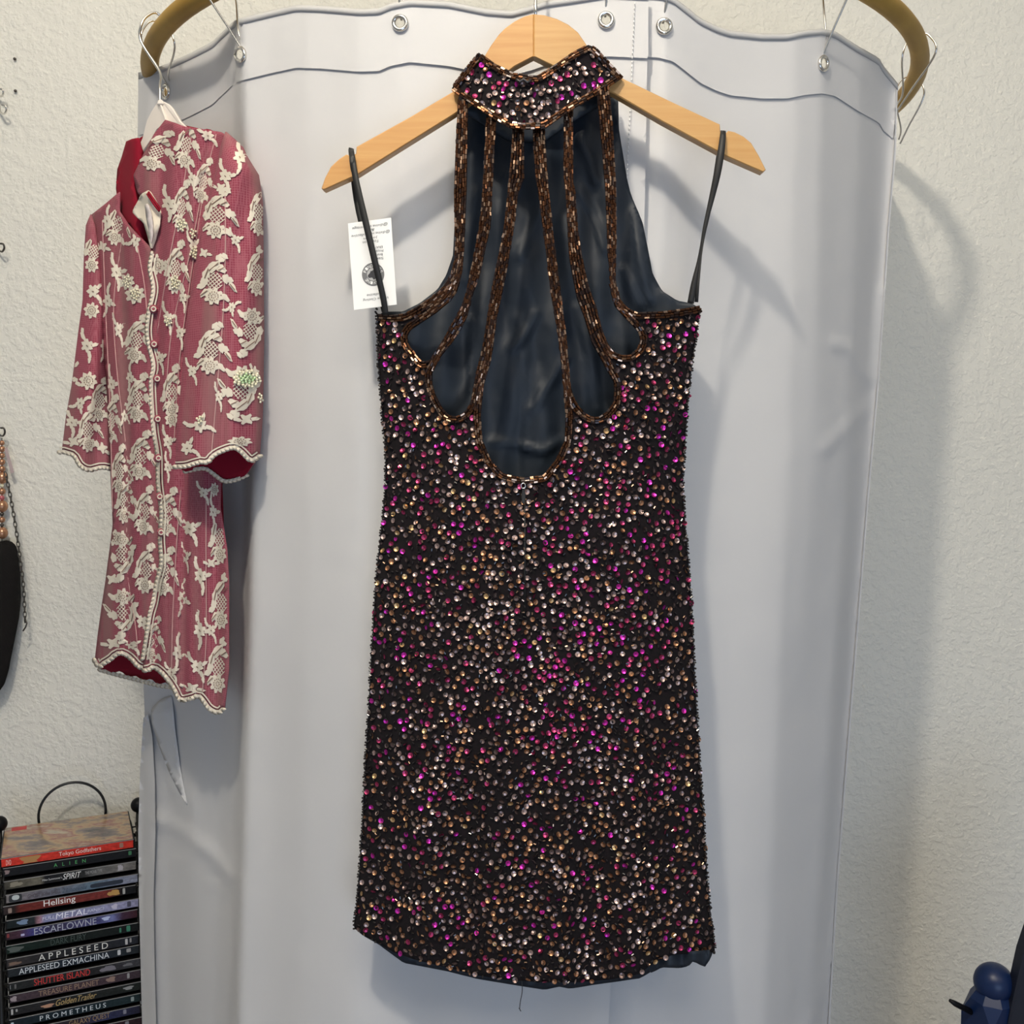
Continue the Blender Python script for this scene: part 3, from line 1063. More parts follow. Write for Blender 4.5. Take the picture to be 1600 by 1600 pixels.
# beads standing proud along both side seams make the outline nubbly
A, B = [], []
for tab in (DL, DR):
    q = resample(tab, 4.6)
    for x, y in q:
        s = -1 if tab is DL else 1
        j = rng.uniform(-1.5, 1.0); A.append((x + (j - 1.5) * s, y - rng.uniform(-2.5, 2.5))); B.append((x + (j + 1.5) * s, y + rng.uniform(-2.5, 2.5)))
A, B = np.array(A), np.array(B)
V, F, own = bead_mesh(P(A[:, 0], A[:, 1], 0.998), P(B[:, 0], B[:, 1], 0.9985), 0.0010)
mesh('side_beads', V, F, [M['jet']], dress, smooth=False)['kind'] = 'stuff'
# zip
zp = np.array([(820, 746), (820, 850), (820, 960)], float)
tube('zip', P(zp[:, 0], zp[:, 1], back_depth(zp[:, 0], zp[:, 1]) - 0.0006), 0.0011, M['ribbon'], dress, 6)
pl = circ((817.5, 759), (3.6, 4.2), 14)
tube('zip_eye', [P(x, y, 0.9600) for x, y in pl], 0.0006, M['chrome'], dress, 6, True)
plate('zip_pull', [(816, 765), (820, 765), (821.5, 775), (820.5, 786), (817.5, 788), (815, 784), (814.5, 775)], 0.9590, 0.0015, M['ribbon'], dress, 0.0004)
tube('hook_and_eye', [P(x, y, 0.952) for x, y in ((806, 124), (812, 128), (818, 124), (824, 129), (830, 125))], 0.0016, M['jet'], dress, 6)
th = smooth_path([(815, 1530, 0.975), (816, 1548, 0.975), (813, 1565, 0.976), (812, 1576, 0.976), (814, 1580, 0.976), (811, 1575, 0.976)], 5)
tube('loose_thread', P(th[:, 0], th[:, 1], th[:, 2]), 0.00045, M['ink'], dress, 5)


def ribbon(pts, name, parent, mtl, depth_twist=0.002):
    """flat ribbon: (x, y, halfwidth px, Y)"""
    p = smooth_path(pts, 6)
    t = np.gradient(p[:, :2], axis=0); t /= np.linalg.norm(t, axis=1)[:, None]
    nrm = np.stack([-t[:, 1], t[:, 0]], -1)
    l = p[:, :2] + nrm * p[:, 2:3]; r = p[:, :2] - nrm * p[:, 2:3]
    V = np.vstack([P(l[:, 0], l[:, 1], p[:, 3]), P(r[:, 0], r[:, 1], p[:, 3] - 0.001)])
    n = len(p)
    o = mesh(name, V, [(i, n + i, n + i + 1, i + 1) for i in range(n - 1)], mtl, parent)
    solidify(o, 0.0007, 0)
    return o


ribbon([(554, 272, 4.5, 0.985), (551, 256, 4.5, 0.974), (549.5, 240, 4.3, 0.978), (549, 235, 4.2, 0.986), (549.5, 243, 4.2, 0.999), (560, 330, 4, 1.0), (600, 487, 3.5, 0.999)], 'hanging_loop', dress, M['ribbon'])
ribbon([(549.5, 240, 4.3, 0.976), (556, 280, 4.6, 0.972), (572, 350, 5.0, 0.972), (586, 410, 4.8, 0.974), (598, 462, 4.6, 0.980), (603, 492, 4.4, 0.986)], 'hanging_loop', dress, M['ribbon'])
ribbon([(1130, 207, 4.5, 0.978), (1127, 235, 5.5, 0.973), (1121, 270, 5.6, 0.973), (1112, 310, 4.4, 0.976), (1101, 355, 2.6, 0.978), (1095, 385, 1.2, 0.980), (1091, 410, 2.4, 0.982), (1084, 445, 4.6, 0.984), (1079, 474, 5.2, 0.987)], 'hanging_loop', dress, M['ribbon'])
ribbon([(1130, 208, 4.2, 0.986), (1128, 214, 4.2, 1.0), (1112, 310, 3.0, 1.0), (1098, 380, 1.5, 0.998), (1092, 430, 2.0, 0.996), (1088, 472, 3.0, 0.995)], 'hanging_loop', dress, M['ribbon'])

# ------------------------------------------------------------------ swing tag
TY = 0.990
tc = [np.array(q, float) for q in ((543.5, 349), (611, 340), (620, 476), (553, 484.5))]


def tagp(a, b_): return (1 - b_) * ((1 - a) * tc[0] + a * tc[1]) + b_ * ((1 - a) * tc[3] + a * tc[2])


tag = plate('swing_tag', [tuple(q) for q in tc], TY, 0.0006, M['card'], None, 0.0001)
props(tag, 'white paper swing tag with upside-down black print under the ribbon loop', 'tag')


def tag_text(txt, a0, a1, b0, b1, m, shear=0.0):
    v, f = text_data(txt, shear)
    # printed upside down: the text's left end sits at the right
    q = np.array([tagp(a1 - (a1 - a0) * p[0], b0 + (b1 - b0) * p[1]) for p in v])
    return mesh('lettering', P(q[:, 0], q[:, 1], TY - 0.00025), f, m, tag, False)


tag_text('@divine.vee.vintage', .09, .91, .045, .085, M['ink2'], 0.2)
tag_text('&', .52, .60, .095, .125, M['ink2'])
tag_text('@divine.vee.collective', .06, .95, .132, .172, M['ink2'], 0.2)
tag_text('Join us', .33, .66, .185, .215, M['ink2'])
tag_text('Find us on', .31, .67, .228, .262, M['ink2'])
tag_text('ERA?', .60, .76, .305, .332, M['ink'])
tag_text('Price', .60, .77, .348, .376, M['ink'])
tag_text('Brand', .58, .75, .392, .420, M['ink'])
tag_text('Size', .60, .76, .436, .464, M['ink'])
tag_text('Collective', .32, .66, .838, .868, M['ink2'], 0.2)
tag_text('Vintage Clothing', .22, .82, .882, .918, M['ink2'], 0.2)
lc = tagp(0.5, 0.62)
for rr, m_, dz, nm in ((17.5, M['ink2'], 0.0002, 'logo_ring'), (9.6, M['ink3'], 0.0003, 'logo_centre')):
    q = np.array(circ(lc, (rr, rr * 1.04), 32))
    mesh(nm, P(q[:, 0], q[:, 1], TY - dz), [tuple(range(32))[::-1]], m_, tag, False)
q = np.array([(lc[0] + 7 * math.cos(t) * (1 + 0.3 * math.sin(3 * t)), lc[1] + 7 * math.sin(t) * (1 + 0.25 * math.cos(5 * t))) for t in np.linspace(0, 2 * math.pi, 30, endpoint=False)])
mesh('logo_centre', P(q[:, 0], q[:, 1], TY - 0.0004), [tuple(range(30))[::-1]], M['ink'], tag, False)
for word, base in (('DIVINE', 90), ('FINDINGS', 270)):
    for i, chx in enumerate(word):
        an = R(base + (i - (len(word) - 1) / 2) * 20)
        v, f = text_data(chx)
        q = (v - 0.5) * np.array([3.6, 4.6])
        ca, sa = math.cos(an), math.sin(an)
        out = np.array([ca, sa]); tan = np.array([-sa, ca])
        w = lc + out * 13.4 + q[:, 0:1] * tan * (1 if True else -1) + q[:, 1:2] * out
        mesh('lettering', P(w[:, 0], w[:, 1], TY - 0.0004), f, M['card'], tag, False)

# ------------------------------------------------------------------ lace jacket
def jd0(x): return 1.235 - (np.asarray(x, float) - 240) * 0.00088


def pleat(x, y):
    s = x + np.clip(y - 200, 0, 500) * 0.16 * np.clip((x - 230) / 90, -0.6, 1)
    return 0.0045 * np.sin(s / 6.5) + 0.005 * np.sin(s / 13.0 + 1)


def jbody(x, y, lift=0.0):
    u = np.clip((x - 258) / 115.0, -1.15, 1.15)
    return jd0(x) + 0.022 - 0.042 * (1 - u * u) + pleat(x, y) - lift


JB = lambda x, y: P(x, y, jbody(x, y))
JR = lambda x, y: P(x, y, jbody(x, y, 0.005))
jacket = empty('lace_jacket', PV(255, 600, 1.22), 'rose jacket overlaid with cream floral lace, short sleeves and scalloped hem', 'jacket')
LF = [(186, 300), (165, 318), (142, 336), (146, 420), (158, 520), (166, 600), (171, 703), (174, 765), (176, 820), (167, 892), (159, 944), (153, 988), (148, 1030), (154, 1041), (162, 1036), (172, 1030), (181, 1022), (190, 1020), (199, 1024), (207, 1031), (215, 1040), (226, 1045),
      (232, 1023), (240, 961), (250, 909), (255, 841), (251, 755), (244, 669), (241, 584), (236, 527), (241, 452), (237, 390), (222, 374), (200, 352), (186, 330)]
RF = [(258, 187), (290, 198), (345, 206), (378, 228), (396, 270), (380, 400), (352, 600), (344, 758), (343, 792), (353, 858), (356, 909), (356, 978), (356, 1047), (349, 1112), (340, 1115), (327, 1108), (318, 1095), (310, 1088), (298, 1092), (282, 1095), (274, 1080), (269, 1071), (261, 1060), (255, 1053), (247, 1046), (240, 1042), (232, 1046), (223, 1048),
      (224, 1023), (236, 961), (246, 909), (251, 841), (247, 755), (240, 669), (237, 584), (232, 527), (237, 452), (238, 392), (248, 345), (234, 316), (224, 312), (214, 300), (208, 274), (222, 245), (240, 210)]
BK = [(200, 222), (218, 216), (258, 189), (345, 208), (378, 232), (380, 400), (345, 758), (356, 1047), (345, 1098), (300, 1082), (266, 1072), (258, 1066), (246, 1070), (236, 1060), (224, 1064), (212, 1056), (200, 1058), (188, 1048), (176, 1052), (165, 1046), (156, 1046), (148, 1035), (176, 820), (166, 600), (144, 338), (183, 305), (182, 275)]
solidify(sheet('back_panel', BK, [], 9, lambda x, y: P(x, y, jd0(x) + 0.035 + 0.03 * (1 - np.clip((x - 258) / 115.0, -1, 1) ** 2)), M['red'], jacket, edge=6), 0.002, -1)
solidify(sheet('front_panel', LF, [], 8, JB, M['rose'], jacket, edge=5), 0.0018, -1, M['red'])
solidify(sheet('front_panel', RF, [], 8, JR, M['rose'], jacket, edge=5), 0.0018, -1, M['red'])
RC = [(197, 221), (206, 217), (217, 215), (225, 240), (212, 268), (208, 290), (218, 335), (230, 362), (238, 390), (222, 374), (200, 352), (186, 331), (181, 295), (183, 265), (190, 245)]
solidify(sheet('collar_lining', RC, [], 6, lambda x, y: P(x, y, jd0(x) + 0.010 + 0.016 * np.sin(x / 9.0)), M['red'], jacket, edge=5), 0.002, -1)
FL = [(222, 302), (232, 297), (244, 313), (251, 330), (249, 352), (244, 375), (238, 389), (235, 388), (230, 368), (224, 348), (214, 340), (206, 331), (213, 318)]
solidify(sheet('neck_facing', FL, [], 6, lambda x, y: P(x, y, jbody(x, y, 0.012) - 0.004 * np.sin(y / 9.0)), M['lace'], jacket, edge=5), 0.0015, -1)
solidify(sheet('neck_facing', [(226, 320), (231, 318), (236, 333), (239, 350), (239, 368), (236, 382), (232, 360), (228, 340)], [], 6, lambda x, y: P(x, y, jbody(x, y, 0.018)), M['facing'], jacket, edge=4), 0.001, -1)
for q in ([(232, 300), (240, 312), (250, 326), (249, 330), (240, 318), (230, 303)],):
    q = np.array(q, float)
    tube('button_loop', P(q[:, 0], q[:, 1], jbody(q[:, 0], q[:, 1], 0.020)), 0.0014, M['red'], jacket, 6)

# sleeves: tubes whose front and back hems differ
SL = np.array([(352, 206), (345, 225), (338, 262), (330, 291), (314, 355), (301, 441), (291, 505), (283, 600), (276, 662), (274, 731), (274, 760)], float)
SR = np.array([(354, 206), (375, 224), (390, 250), (405, 274), (411, 317), (412, 415), (413, 527), (411, 640), (410, 662), (406, 712), (404, 760)], float)
TL = np.array([(141, 335), (134, 352), (131, 400), (129, 470), (122, 520), (112, 600), (103, 650), (97, 700), (93, 745)], float)
TR = np.array([(143, 335), (150, 352), (157, 400), (164, 470), (168, 540), (171, 600), (173, 660), (175, 720), (176, 745)], float)


def tab(T, y):
    o = np.argsort(T[:, 1])
    return np.interp(y, T[o, 1], T[o, 0])


def sleeve_front(Lt, Rt, yc, bf, pl=0.003, ph=0.0):
    def fn(x, y, lift=0.0):
        l, r = tab(Lt, y), tab(Rt, y)
        u = np.clip((x - (l + r) / 2) / (np.maximum(r - l, 2) / 2), -0.995, 0.995)
        return yc - bf * np.minimum(1, (r - l) / 60) * np.sqrt(1 - u * u) + pl * np.sin((x - l) / 8.0 + ph) * np.minimum(1, (r - l) / 60) * (1 - u ** 8) - lift
    return fn


near_f = sleeve_front(SL, SR, 1.122, 0.042)
far_f = sleeve_front(TL, TR, 1.330, 0.030, 0.006, 1.0)


def sleeve(Lt, Rt, fn, yc, bb, ytop, hemf, hemb, name='sleeve'):
    n, rows = 44, 46
    V = []
    for t in np.linspace(0, 1, rows):
        for k in range(n):
            a = 2 * math.pi * k / n
            cx = math.cos(a)
            front = math.sin(a) >= 0
            # pixel position by two fixed-point passes (hem depends on x)
            y = ytop + t * 400
            for _ in range(4):
                l, r = tab(Lt, y), tab(Rt, y)
                x = (l + r) / 2 + (r - l) / 2 * cx
                hem = np.interp(x, *np.array(hemf).T) if front else np.interp(x, *np.array(hemb).T)
                y = ytop + t * (hem - ytop)
            Y = float(fn(np.array(x), np.array(y))) if front else yc + bb * min(1, (r - l) / 60) * abs(math.sin(a))
            V.append(P(x, y, Y))
    F = [(i * n + k, i * n + (k + 1) % n, (i + 1) * n + (k + 1) % n, (i + 1) * n + k) for i in range(rows - 1) for k in range(n)]
    o = mesh(name, V, F, M['rose'], jacket)
    solidify(o, 0.0016, -1, M['red'])
    return o


NHF = [(274, 729), (290, 728), (303, 724), (316, 721), (324, 722), (333, 712), (345, 705), (365, 699), (378, 706), (392, 719), (406, 712)]
NHB = [(274, 729), (290, 737), (308, 733), (322, 733), (335, 742), (350, 752), (368, 750), (385, 743), (406, 712)]
sleeve(SL, SR, near_f, 1.122, 0.016, 206, NHF, NHB)
THF = [(93, 706), (101, 706), (109, 709), (116, 712), (125, 727), (138, 734), (150, 732), (160, 730), (176, 733)]
sleeve(TL, TR, far_f, 1.330, 0.03, 335, THF, [(93, 706), (130, 716), (176, 728)])


# -- lace applique: petals, leaves and net patches laid on the cloth
def petal(cx, cy, rx, ry, rot, n=14, lobes=0.13):
    th = np.linspace(0, 2 * math.pi, n, endpoint=False)
    k = 1 + lobes * np.cos(5 * th + cx)
    x = rx * np.cos(th) * k; y = ry * np.sin(th) * (1 - 0.28 * np.cos(th)) * k
    c_, s_ = math.cos(rot), math.sin(rot)
    return np.stack([cx + x * c_ - y * s_, cy + x * s_ + y * c_], -1), (cx, cy)


def motif_items(kind):
    it, lines = [], []
    if kind in ('full', 'rose'):
        cy = 30 if kind == 'full' else 0
        for k in range(8):
            a = 2 * math.pi * k / 8 + 0.2
            it.append((11.5 * math.cos(a), cy + 10.0 * math.sin(a), 6.6, 4.6, a))
        it.append((0, cy, 9, 8, 0))
        for r0, n0 in ((8.6, 12), (3.8, 6)):
            for k in range(n0):
                a = 2 * math.pi * k / n0
                lines.append(((r0 * math.cos(a), cy + r0 * 0.92 * math.sin(a)), (r0 * math.cos(a + 3.3 / n0), cy + r0 * 0.92 * math.sin(a + 3.3 / n0))))
    if kind == 'full':
        for (x, y, rx, ry, rot) in [(-5, -24, 15, 8, -0.75), (-16, -11, 12, 6.5, -1.2), (9, -21, 11, 6.5, 0.5), (19, -3, 9, 6, 1.3), (-19, 6, 8.5, 7, 1.7), (-17, 26, 10, 4.6, 2.2), (22, 31, 10, 4.6, 0.7), (-24, 14, 8, 5.4, 2.7),
                                    (3, -42, 7.5, 4.6, -0.9), (13, -44, 7, 4.4, 0.6), (8, -37, 6, 4.4, 0), (33, 10, 12, 3.8, 0.9), (26, -2, 7, 5.6, 0.3)]:
            it.append((x, y, rx, ry, rot))
        lines += [((-13, -15), (3, -31)), ((-19, -1), (-14, -19)), ((3, -17), (14, -24)), ((27, 5), (37, 15)), ((-23, 31), (-12, 21))]
    if kind == 'spray':
        for k in range(6):
            a = 2 * math.pi * k / 6
            it.append((6.5 * math.cos(a), 6.5 * math.sin(a), 6, 4, a))
        for (x, y, rx, ry, rot) in [(-14, -10, 9, 3.6, 0.6), (-20, -18, 6, 3, 1.0), (12, 12, 8, 3.6, 0.8), (16, 20, 6, 3, 1.2), (13, -9, 7, 3.4, -0.7)]:
            it.append((x, y, rx, ry, rot))
        lines.append(((-2, 0), (2, 1)))
    if kind == 'bud':
        for k in range(4):
            a = 2 * math.pi * k / 4 + 0.6
            it.append((5 * math.cos(a), 5 * math.sin(a), 5.6, 3.4, a))
        it.append((-12, 2, 7, 3, 0.2)); it.append((13, -2, 7, 3, -0.2))
    return it, lines


def lace(kind, cx, cy, sx, sy, rot, depth, polys, beads=False):
    it, lines = motif_items(kind)
    c_, s_ = math.cos(rot), math.sin(rot)
    tr = lambda x, y: (cx + (x * c_ - y * s_) * sx, cy + (x * s_ + y * c_) * sy)
    V, F, mi = [], [], []

    def inside_any(x, y): return any(bool(inside(p, x, y)) for p in polys)

    def add(pts, ctr, lift, m_):
        b0 = len(V)
        x = np.array([q[0] for q in pts]); y = np.array([q[1] for q in pts])
        for q in P(x, y, depth(x, y) - lift): V.append(q)
        V.append(P(np.array([ctr[0]]), np.array([ctr[1]]), depth(np.array([ctr[0]]), np.array([ctr[1]])) - lift - 0.0004)[0])
        n = len(pts)
        for k in range(n):
            F.append((b0 + k, b0 + n, b0 + (k + 1) % n)); mi.append(m_)

    for i, (x, y, rx, ry, r_) in enumerate(it):
        pts, ctr = petal(x, y, rx, ry, r_)
        w = [tr(*q) for q in pts]; wc = tr(*ctr)
        if not inside_any(*wc): continue
        if sum(inside_any(*q) for q in w) < len(w) * 0.75: continue
        add(w, wc, 0.0013 + 0.00006 * (i % 5), 0)
    segs = [(a, b, 0.7, 1) for a, b in lines]
    if kind == 'full':
        for sgn in (-1, 1):
            for d in np.arange(-21, 22, 5.2):
                p = []
                for t in np.linspace(-24, 24, 13):
                    x = (t + d) * 0.707; y = sgn * (t - d) * 0.707
                    if (x / 15.5) ** 2 + ((y - 2) / 17.5) ** 2 < 1: p.append((x * 1.0, y))
                for a, b in zip(p[:-1], p[1:]): segs.append((a, b, 0.62, 0))
    for a, b, w, m_ in segs:
        a, b = np.array(tr(*a)), np.array(tr(*b))
        if not (inside_any(*a) and inside_any(*b)): continue
        t = b - a; L = np.hypot(*t)
        if L < 0.2: continue
        nrm = np.array([-t[1], t[0]]) / L * w
        q = np.array([a + nrm, b + nrm, b - nrm, a - nrm])
        b0 = len(V)
        lift = 0.0011 if m_ == 0 else 0.0028
        for p_ in P(q[:, 0], q[:, 1], depth(q[:, 0], q[:, 1]) - lift): V.append(p_)
        F.append((b0, b0 + 1, b0 + 2, b0 + 3)); mi.append(m_)
    if len(F) < 18: return None
    return mesh('lace_flower', V, F, [M['lace'], M['lacecord']], jacket, True, mi)


jl = lambda x, y: jbody(x, y)
jr = lambda x, y: jbody(x, y, 0.005)
SLEEVE_N = [tuple(q) for q in SL[:-1]] + [tuple(q) for q in NHF[1:-1]] + [tuple(q) for q in SR[:-1][::-1]]
SLEEVE_F = [tuple(q) for q in TL[:-1]] + THF[1:-1] + [tuple(q) for q in TR[:-1][::-1]]
RFv = RF
near = [('full', 340, 334, .88, .86, .12), ('full', 336, 437, .88, .86, .1), ('full', 330, 545, .85, .88, .1), ('full', 390, 519, .8, .85, 3.3), ('full', 376, 612, .95, .9, 3.25), ('full', 405, 330, .6, .85, .0), ('full', 402, 424, .65, .85, 0.0),
        ('spray', 375, 245, .9, .9, .8), ('spray', 352, 275, .8, .9, .5), ('spray', 313, 665, .85, .95, -.6), ('bud', 385, 655, 1.1, 1.0, .1), ('rose', 375, 690, 1.1, .5, 0), ('spray', 342, 620, .5, .8, .4), ('bud', 345, 293, .8, .8, .3), ('spray', 292, 700, .8, .9, -.4), ('spray', 368, 375, .6, .7, .3), ('spray', 362, 480, .5, .7, 2.0),
        ('bud', 398, 580, .7, .8, 1.0), ('spray', 300, 580, .55, .8, .2), ('bud', 318, 395, .7, .8, .4)]
for kd, x, y, sx, sy, r_ in near: lace(kd, x, y, sx, sy, r_, near_f, [SLEEVE_N])
far = [('full', 147, 392, .62, .75, .2), ('spray', 145, 455, .8, .9, 0), ('rose', 143, 485, .7, .8, 0), ('spray', 136, 540, .8, .9, .5), ('full', 157, 625, .55, .75, 0.1), ('rose', 138, 595, .8, .9, 0), ('full', 138, 670, .6, .8, 0), ('spray', 112, 592, .8, .9, 1.2), ('spray', 112, 660, .8, .8, .6), ('spray', 163, 540, .5, .9, 1), ('bud', 115, 690, .9, .9, 0), ('bud', 160, 700, .8, .9, .8), ('spray', 125, 630, .6, .8, 2)]
for kd, x, y, sx, sy, r_ in far: lace(kd, x, y, sx, sy, r_, far_f, [SLEEVE_F])
lfm = [('full', 184, 348, .6, .8, .3), ('spray', 212, 375, .6, .9, 2), ('spray', 182, 425, .75, 1, .5), ('rose', 198, 440, .7, .8, 0), ('rose', 211, 460, .9, .95, 0), ('full', 214, 530, .68, .85, .2), ('spray', 168, 470, .6, .9, 1), ('full', 216, 622, .65, .85, .15), ('spray', 185, 515, .5, 1, .2), ('spray', 174, 600, .5, 1, .6), ('full', 174, 655, .45, .85, .2), ('full', 220, 712, .68, .85, .15), ('full', 187, 735, .5, .85, 0), ('full', 196, 782, .55, .8, 0.1), ('full', 226, 798, .6, .85, .15), ('full', 191, 868, .72, .85, 3.1), ('full', 228, 889, .66, .85, .1), ('full', 193, 958, .78, .85, 3.1), ('spray', 222, 972, .7, .9, .2),
       ('bud', 177, 1005, 1.1, 1.0, 0), ('spray', 205, 1008, .8, .6, .1), ('bud', 175, 905, .9, .9, 0), ('rose', 178, 840, .7, .8, 0), ('spray', 203, 590, .5, .8, .9), ('spray', 195, 650, .5, .8, 1.4), ('bud', 160, 385, .7, .9, 0.5), ('spray', 167, 345, .6, .8, 1.0)]
for kd, x, y, sx, sy, r_ in lfm: lace(kd, x, y, sx, sy, r_, jl, [LF])
rfm = [('full', 246, 235, .85, .72, .35), ('full', 292, 225, .62, .85, .25), ('spray', 325, 212, .8, .7, 0), ('full', 284, 322, .5, .9, .2), ('full', 318, 282, .5, .8, .3), ('spray', 300, 280, .5, .9, .4), ('spray', 263, 318, .9, .95, .6), ('full', 275, 418, .58, .92, .15), ('spray', 302, 385, .5, 1, .1), ('spray', 256, 415, .5, .8, 0), ('rose', 246, 415, .6, .9, 0), ('spray', 262, 497, .6, .9, .4), ('spray', 281, 520, .5, .9, .4), ('full', 269, 612, .6, .9, .05), ('spray', 250, 560, .5, .9, .3), ('spray', 286, 465, .5, .8, .5), ('spray', 262, 690, .6, .9, .4), ('rose', 268, 655, .6, .8, 0),
       ('full', 262, 800, .6, .85, .2), ('spray', 296, 826, .9, 1, .2), ('full', 344, 838, .6, .95, .05), ('spray', 262, 730, .5, .8, .6), ('full', 258, 893, .6, .85, .2), ('spray', 313, 900, .8, 1, .5), ('spray', 285, 935, .6, 1, 1), ('full', 346, 940, .62, .95, .05), ('full', 240, 1000, .5, .8, .15), ('spray', 312, 985, .8, 1, .7), ('spray', 278, 1020, .7, 1, .9), ('full', 342, 1040, .7, .95, .1), ('spray', 308, 1042, .8, .9, .2), ('bud', 300, 1075, 1.1, .9, .4), ('spray', 333, 800, .5, .9, .6), ('rose', 335, 765, .4, .7, 0), ('spray', 290, 870, .4, .9, .3), ('spray', 318, 770, .6, .7, .2), ('bud', 330, 880, .7, .8, .2), ('spray', 330, 985, .5, .8, .1), ('spray', 268, 1050, .6, .6, .2)]
for kd, x, y, sx, sy, r_ in rfm:
    if inside(SLEEVE_N, x, y): continue
    lace(kd, x, y, sx, sy, r_, jr, [RFv])


# scalloped braid along hems and edges
def braid(pts, depth, lift, name='lace_trim', r=4.6, sp=6.8, two=True):
    p = resample(smooth_path(pts, 5), sp)
    t = np.gradient(p, axis=0); t /= np.linalg.norm(t, axis=1)[:, None]
    nrm = np.stack([-t[:, 1], t[:, 0]], -1)
    V, F = [], []
    # a woven tape under the scallops
    for hw_, lf in (((0.8, -3.2), 0.0004), ((-7.8, -5.6), 0.0010)) if two else (((0.8, -3.0), 0.0004),):
        b0 = len(V)
        for o_ in hw_:
            e = p + nrm * o_
            for w in P(e[:, 0], e[:, 1], depth(e[:, 0], e[:, 1]) - lift - lf): V.append(w)
        n = len(p)
        for i in range(n - 1): F.append((b0 + i, b0 + i + 1, b0 + n + i + 1, b0 + n + i))
    for off, rr in ((1.0, r),) if two else ((0, r),):
        q = p + nrm * off
        for (x, y), (tx, ty) in zip(q, t):
            pts_, ctr = petal(x, y, rr * 1.12, rr * 0.8, math.atan2(ty, tx) + 0.5, 8, 0.0)
            b0 = len(V)
            xx, yy = pts_[:, 0], pts_[:, 1]
            for w in P(xx, yy, depth(xx, yy) - lift): V.append(w)
            for w in P(np.array([x]), np.array([y]), depth(np.array([x]), np.array([y])) - lift - 0.0011): V.append(w)
            for w in P(np.array([x]), np.array([y]), depth(np.array([x]), np.array([y])) - lift + 0.0004): V.append(w)
            for k in range(8):
                F.append((b0 + k, b0 + 8, b0 + (k + 1) % 8))
                F.append((b0 + (k + 1) % 8, b0 + 9, b0 + k))
    return mesh(name, V, F, M['lace'], jacket)


braid(NHF, near_f, 0.002)
braid(NHB[1:-1], lambda x, y: np.full(np.shape(x), 1.134), 0.0, r=4.4, two=False)
braid(THF, far_f, 0.002, r=4.2)
braid([(148, 1032), (154, 1041), (162, 1036), (172, 1030), (181, 1022), (190, 1020), (199, 1024), (207, 1031), (215, 1040), (224, 1044)], jl, 0.002)
braid([(226, 1047), (232, 1046), (240, 1042), (247, 1046), (255, 1053), (261, 1060), (269, 1071), (274, 1080), (282, 1093), (298, 1091), (310, 1087), (318, 1095), (327, 1107), (340, 1113), (348, 1108)], jr, 0.002)
braid([(156, 1047), (176, 1053), (200, 1059), (224, 1065), (246, 1071), (266, 1074)], lambda x, y: jd0(x) + 0.05, 0.0, r=4.2, two=False)
braid([(238, 396), (234, 420), (240, 452), (232, 490), (230, 527), (240, 570), (236, 600), (240, 669), (246, 710), (247, 755), (252, 800), (250, 841), (252, 880), (245, 909), (240, 940), (234, 961), (228, 1000), (223, 1030)], jr, 0.003, r=3.9)
for pts in ([(300, 205), (285, 300), (262, 420), (246, 520)], [(338, 210), (318, 290), (296, 400), (268, 520), (258, 640)], [(318, 300), (300, 420), (281, 560), (272, 690)], [(283, 760), (276, 850), (270, 960), (268, 1060)], [(322, 770), (322, 880), (322, 1000), (316, 1085)]):
    p = resample(smooth_path(pts, 6), 8)
    tube('pin_tuck', P(p[:, 0], p[:, 1], jr(p[:, 0], p[:, 1]) - 0.0006), 0.0007, M['tuck'], jacket, 6)
for pts in ([(160, 345), (165, 480), (172, 640), (176, 800)], [(192, 365), (178, 470), (182, 570), (196, 690), (202, 760)], [(200, 780), (198, 880), (212, 980), (216, 1035)], [(215, 385), (225, 440), (230, 490)]):
    p = resample(smooth_path(pts, 6), 8)
    tube('pin_tuck', P(p[:, 0], p[:, 1], jl(p[:, 0], p[:, 1]) - 0.0006), 0.0007, M['tuck'], jacket, 6)
for pts in ([(352, 300), (352, 400), (348, 500), (340, 600), (330, 715)],):
    p = resample(smooth_path(pts, 6), 8)
    tube('pin_tuck', P(p[:, 0], p[:, 1], near_f(p[:, 0], p[:, 1]) - 0.0006), 0.0007, M['tuck'], jacket, 6)
for x, y in ((240, 483), (241, 538), (246, 592), (247, 655), (248, 716), (250, 776), (252, 832)):
    bt = mesh('button', *ball_data(P(x, y, float(jr(np.array(x), np.array(y))) - 0.004), 0.0052, 12, 8), M['rose'], jacket)
    ring = [P(x + 3.4 * math.cos(t), y + 3.4 * math.sin(t), float(jr(np.array(x), np.array(y))) - 0.0085) for t in np.linspace(0, 6.28, 10, endpoint=False)]
    tube('button_lace', ring, 0.0009, M['lace'], bt, 5, True)
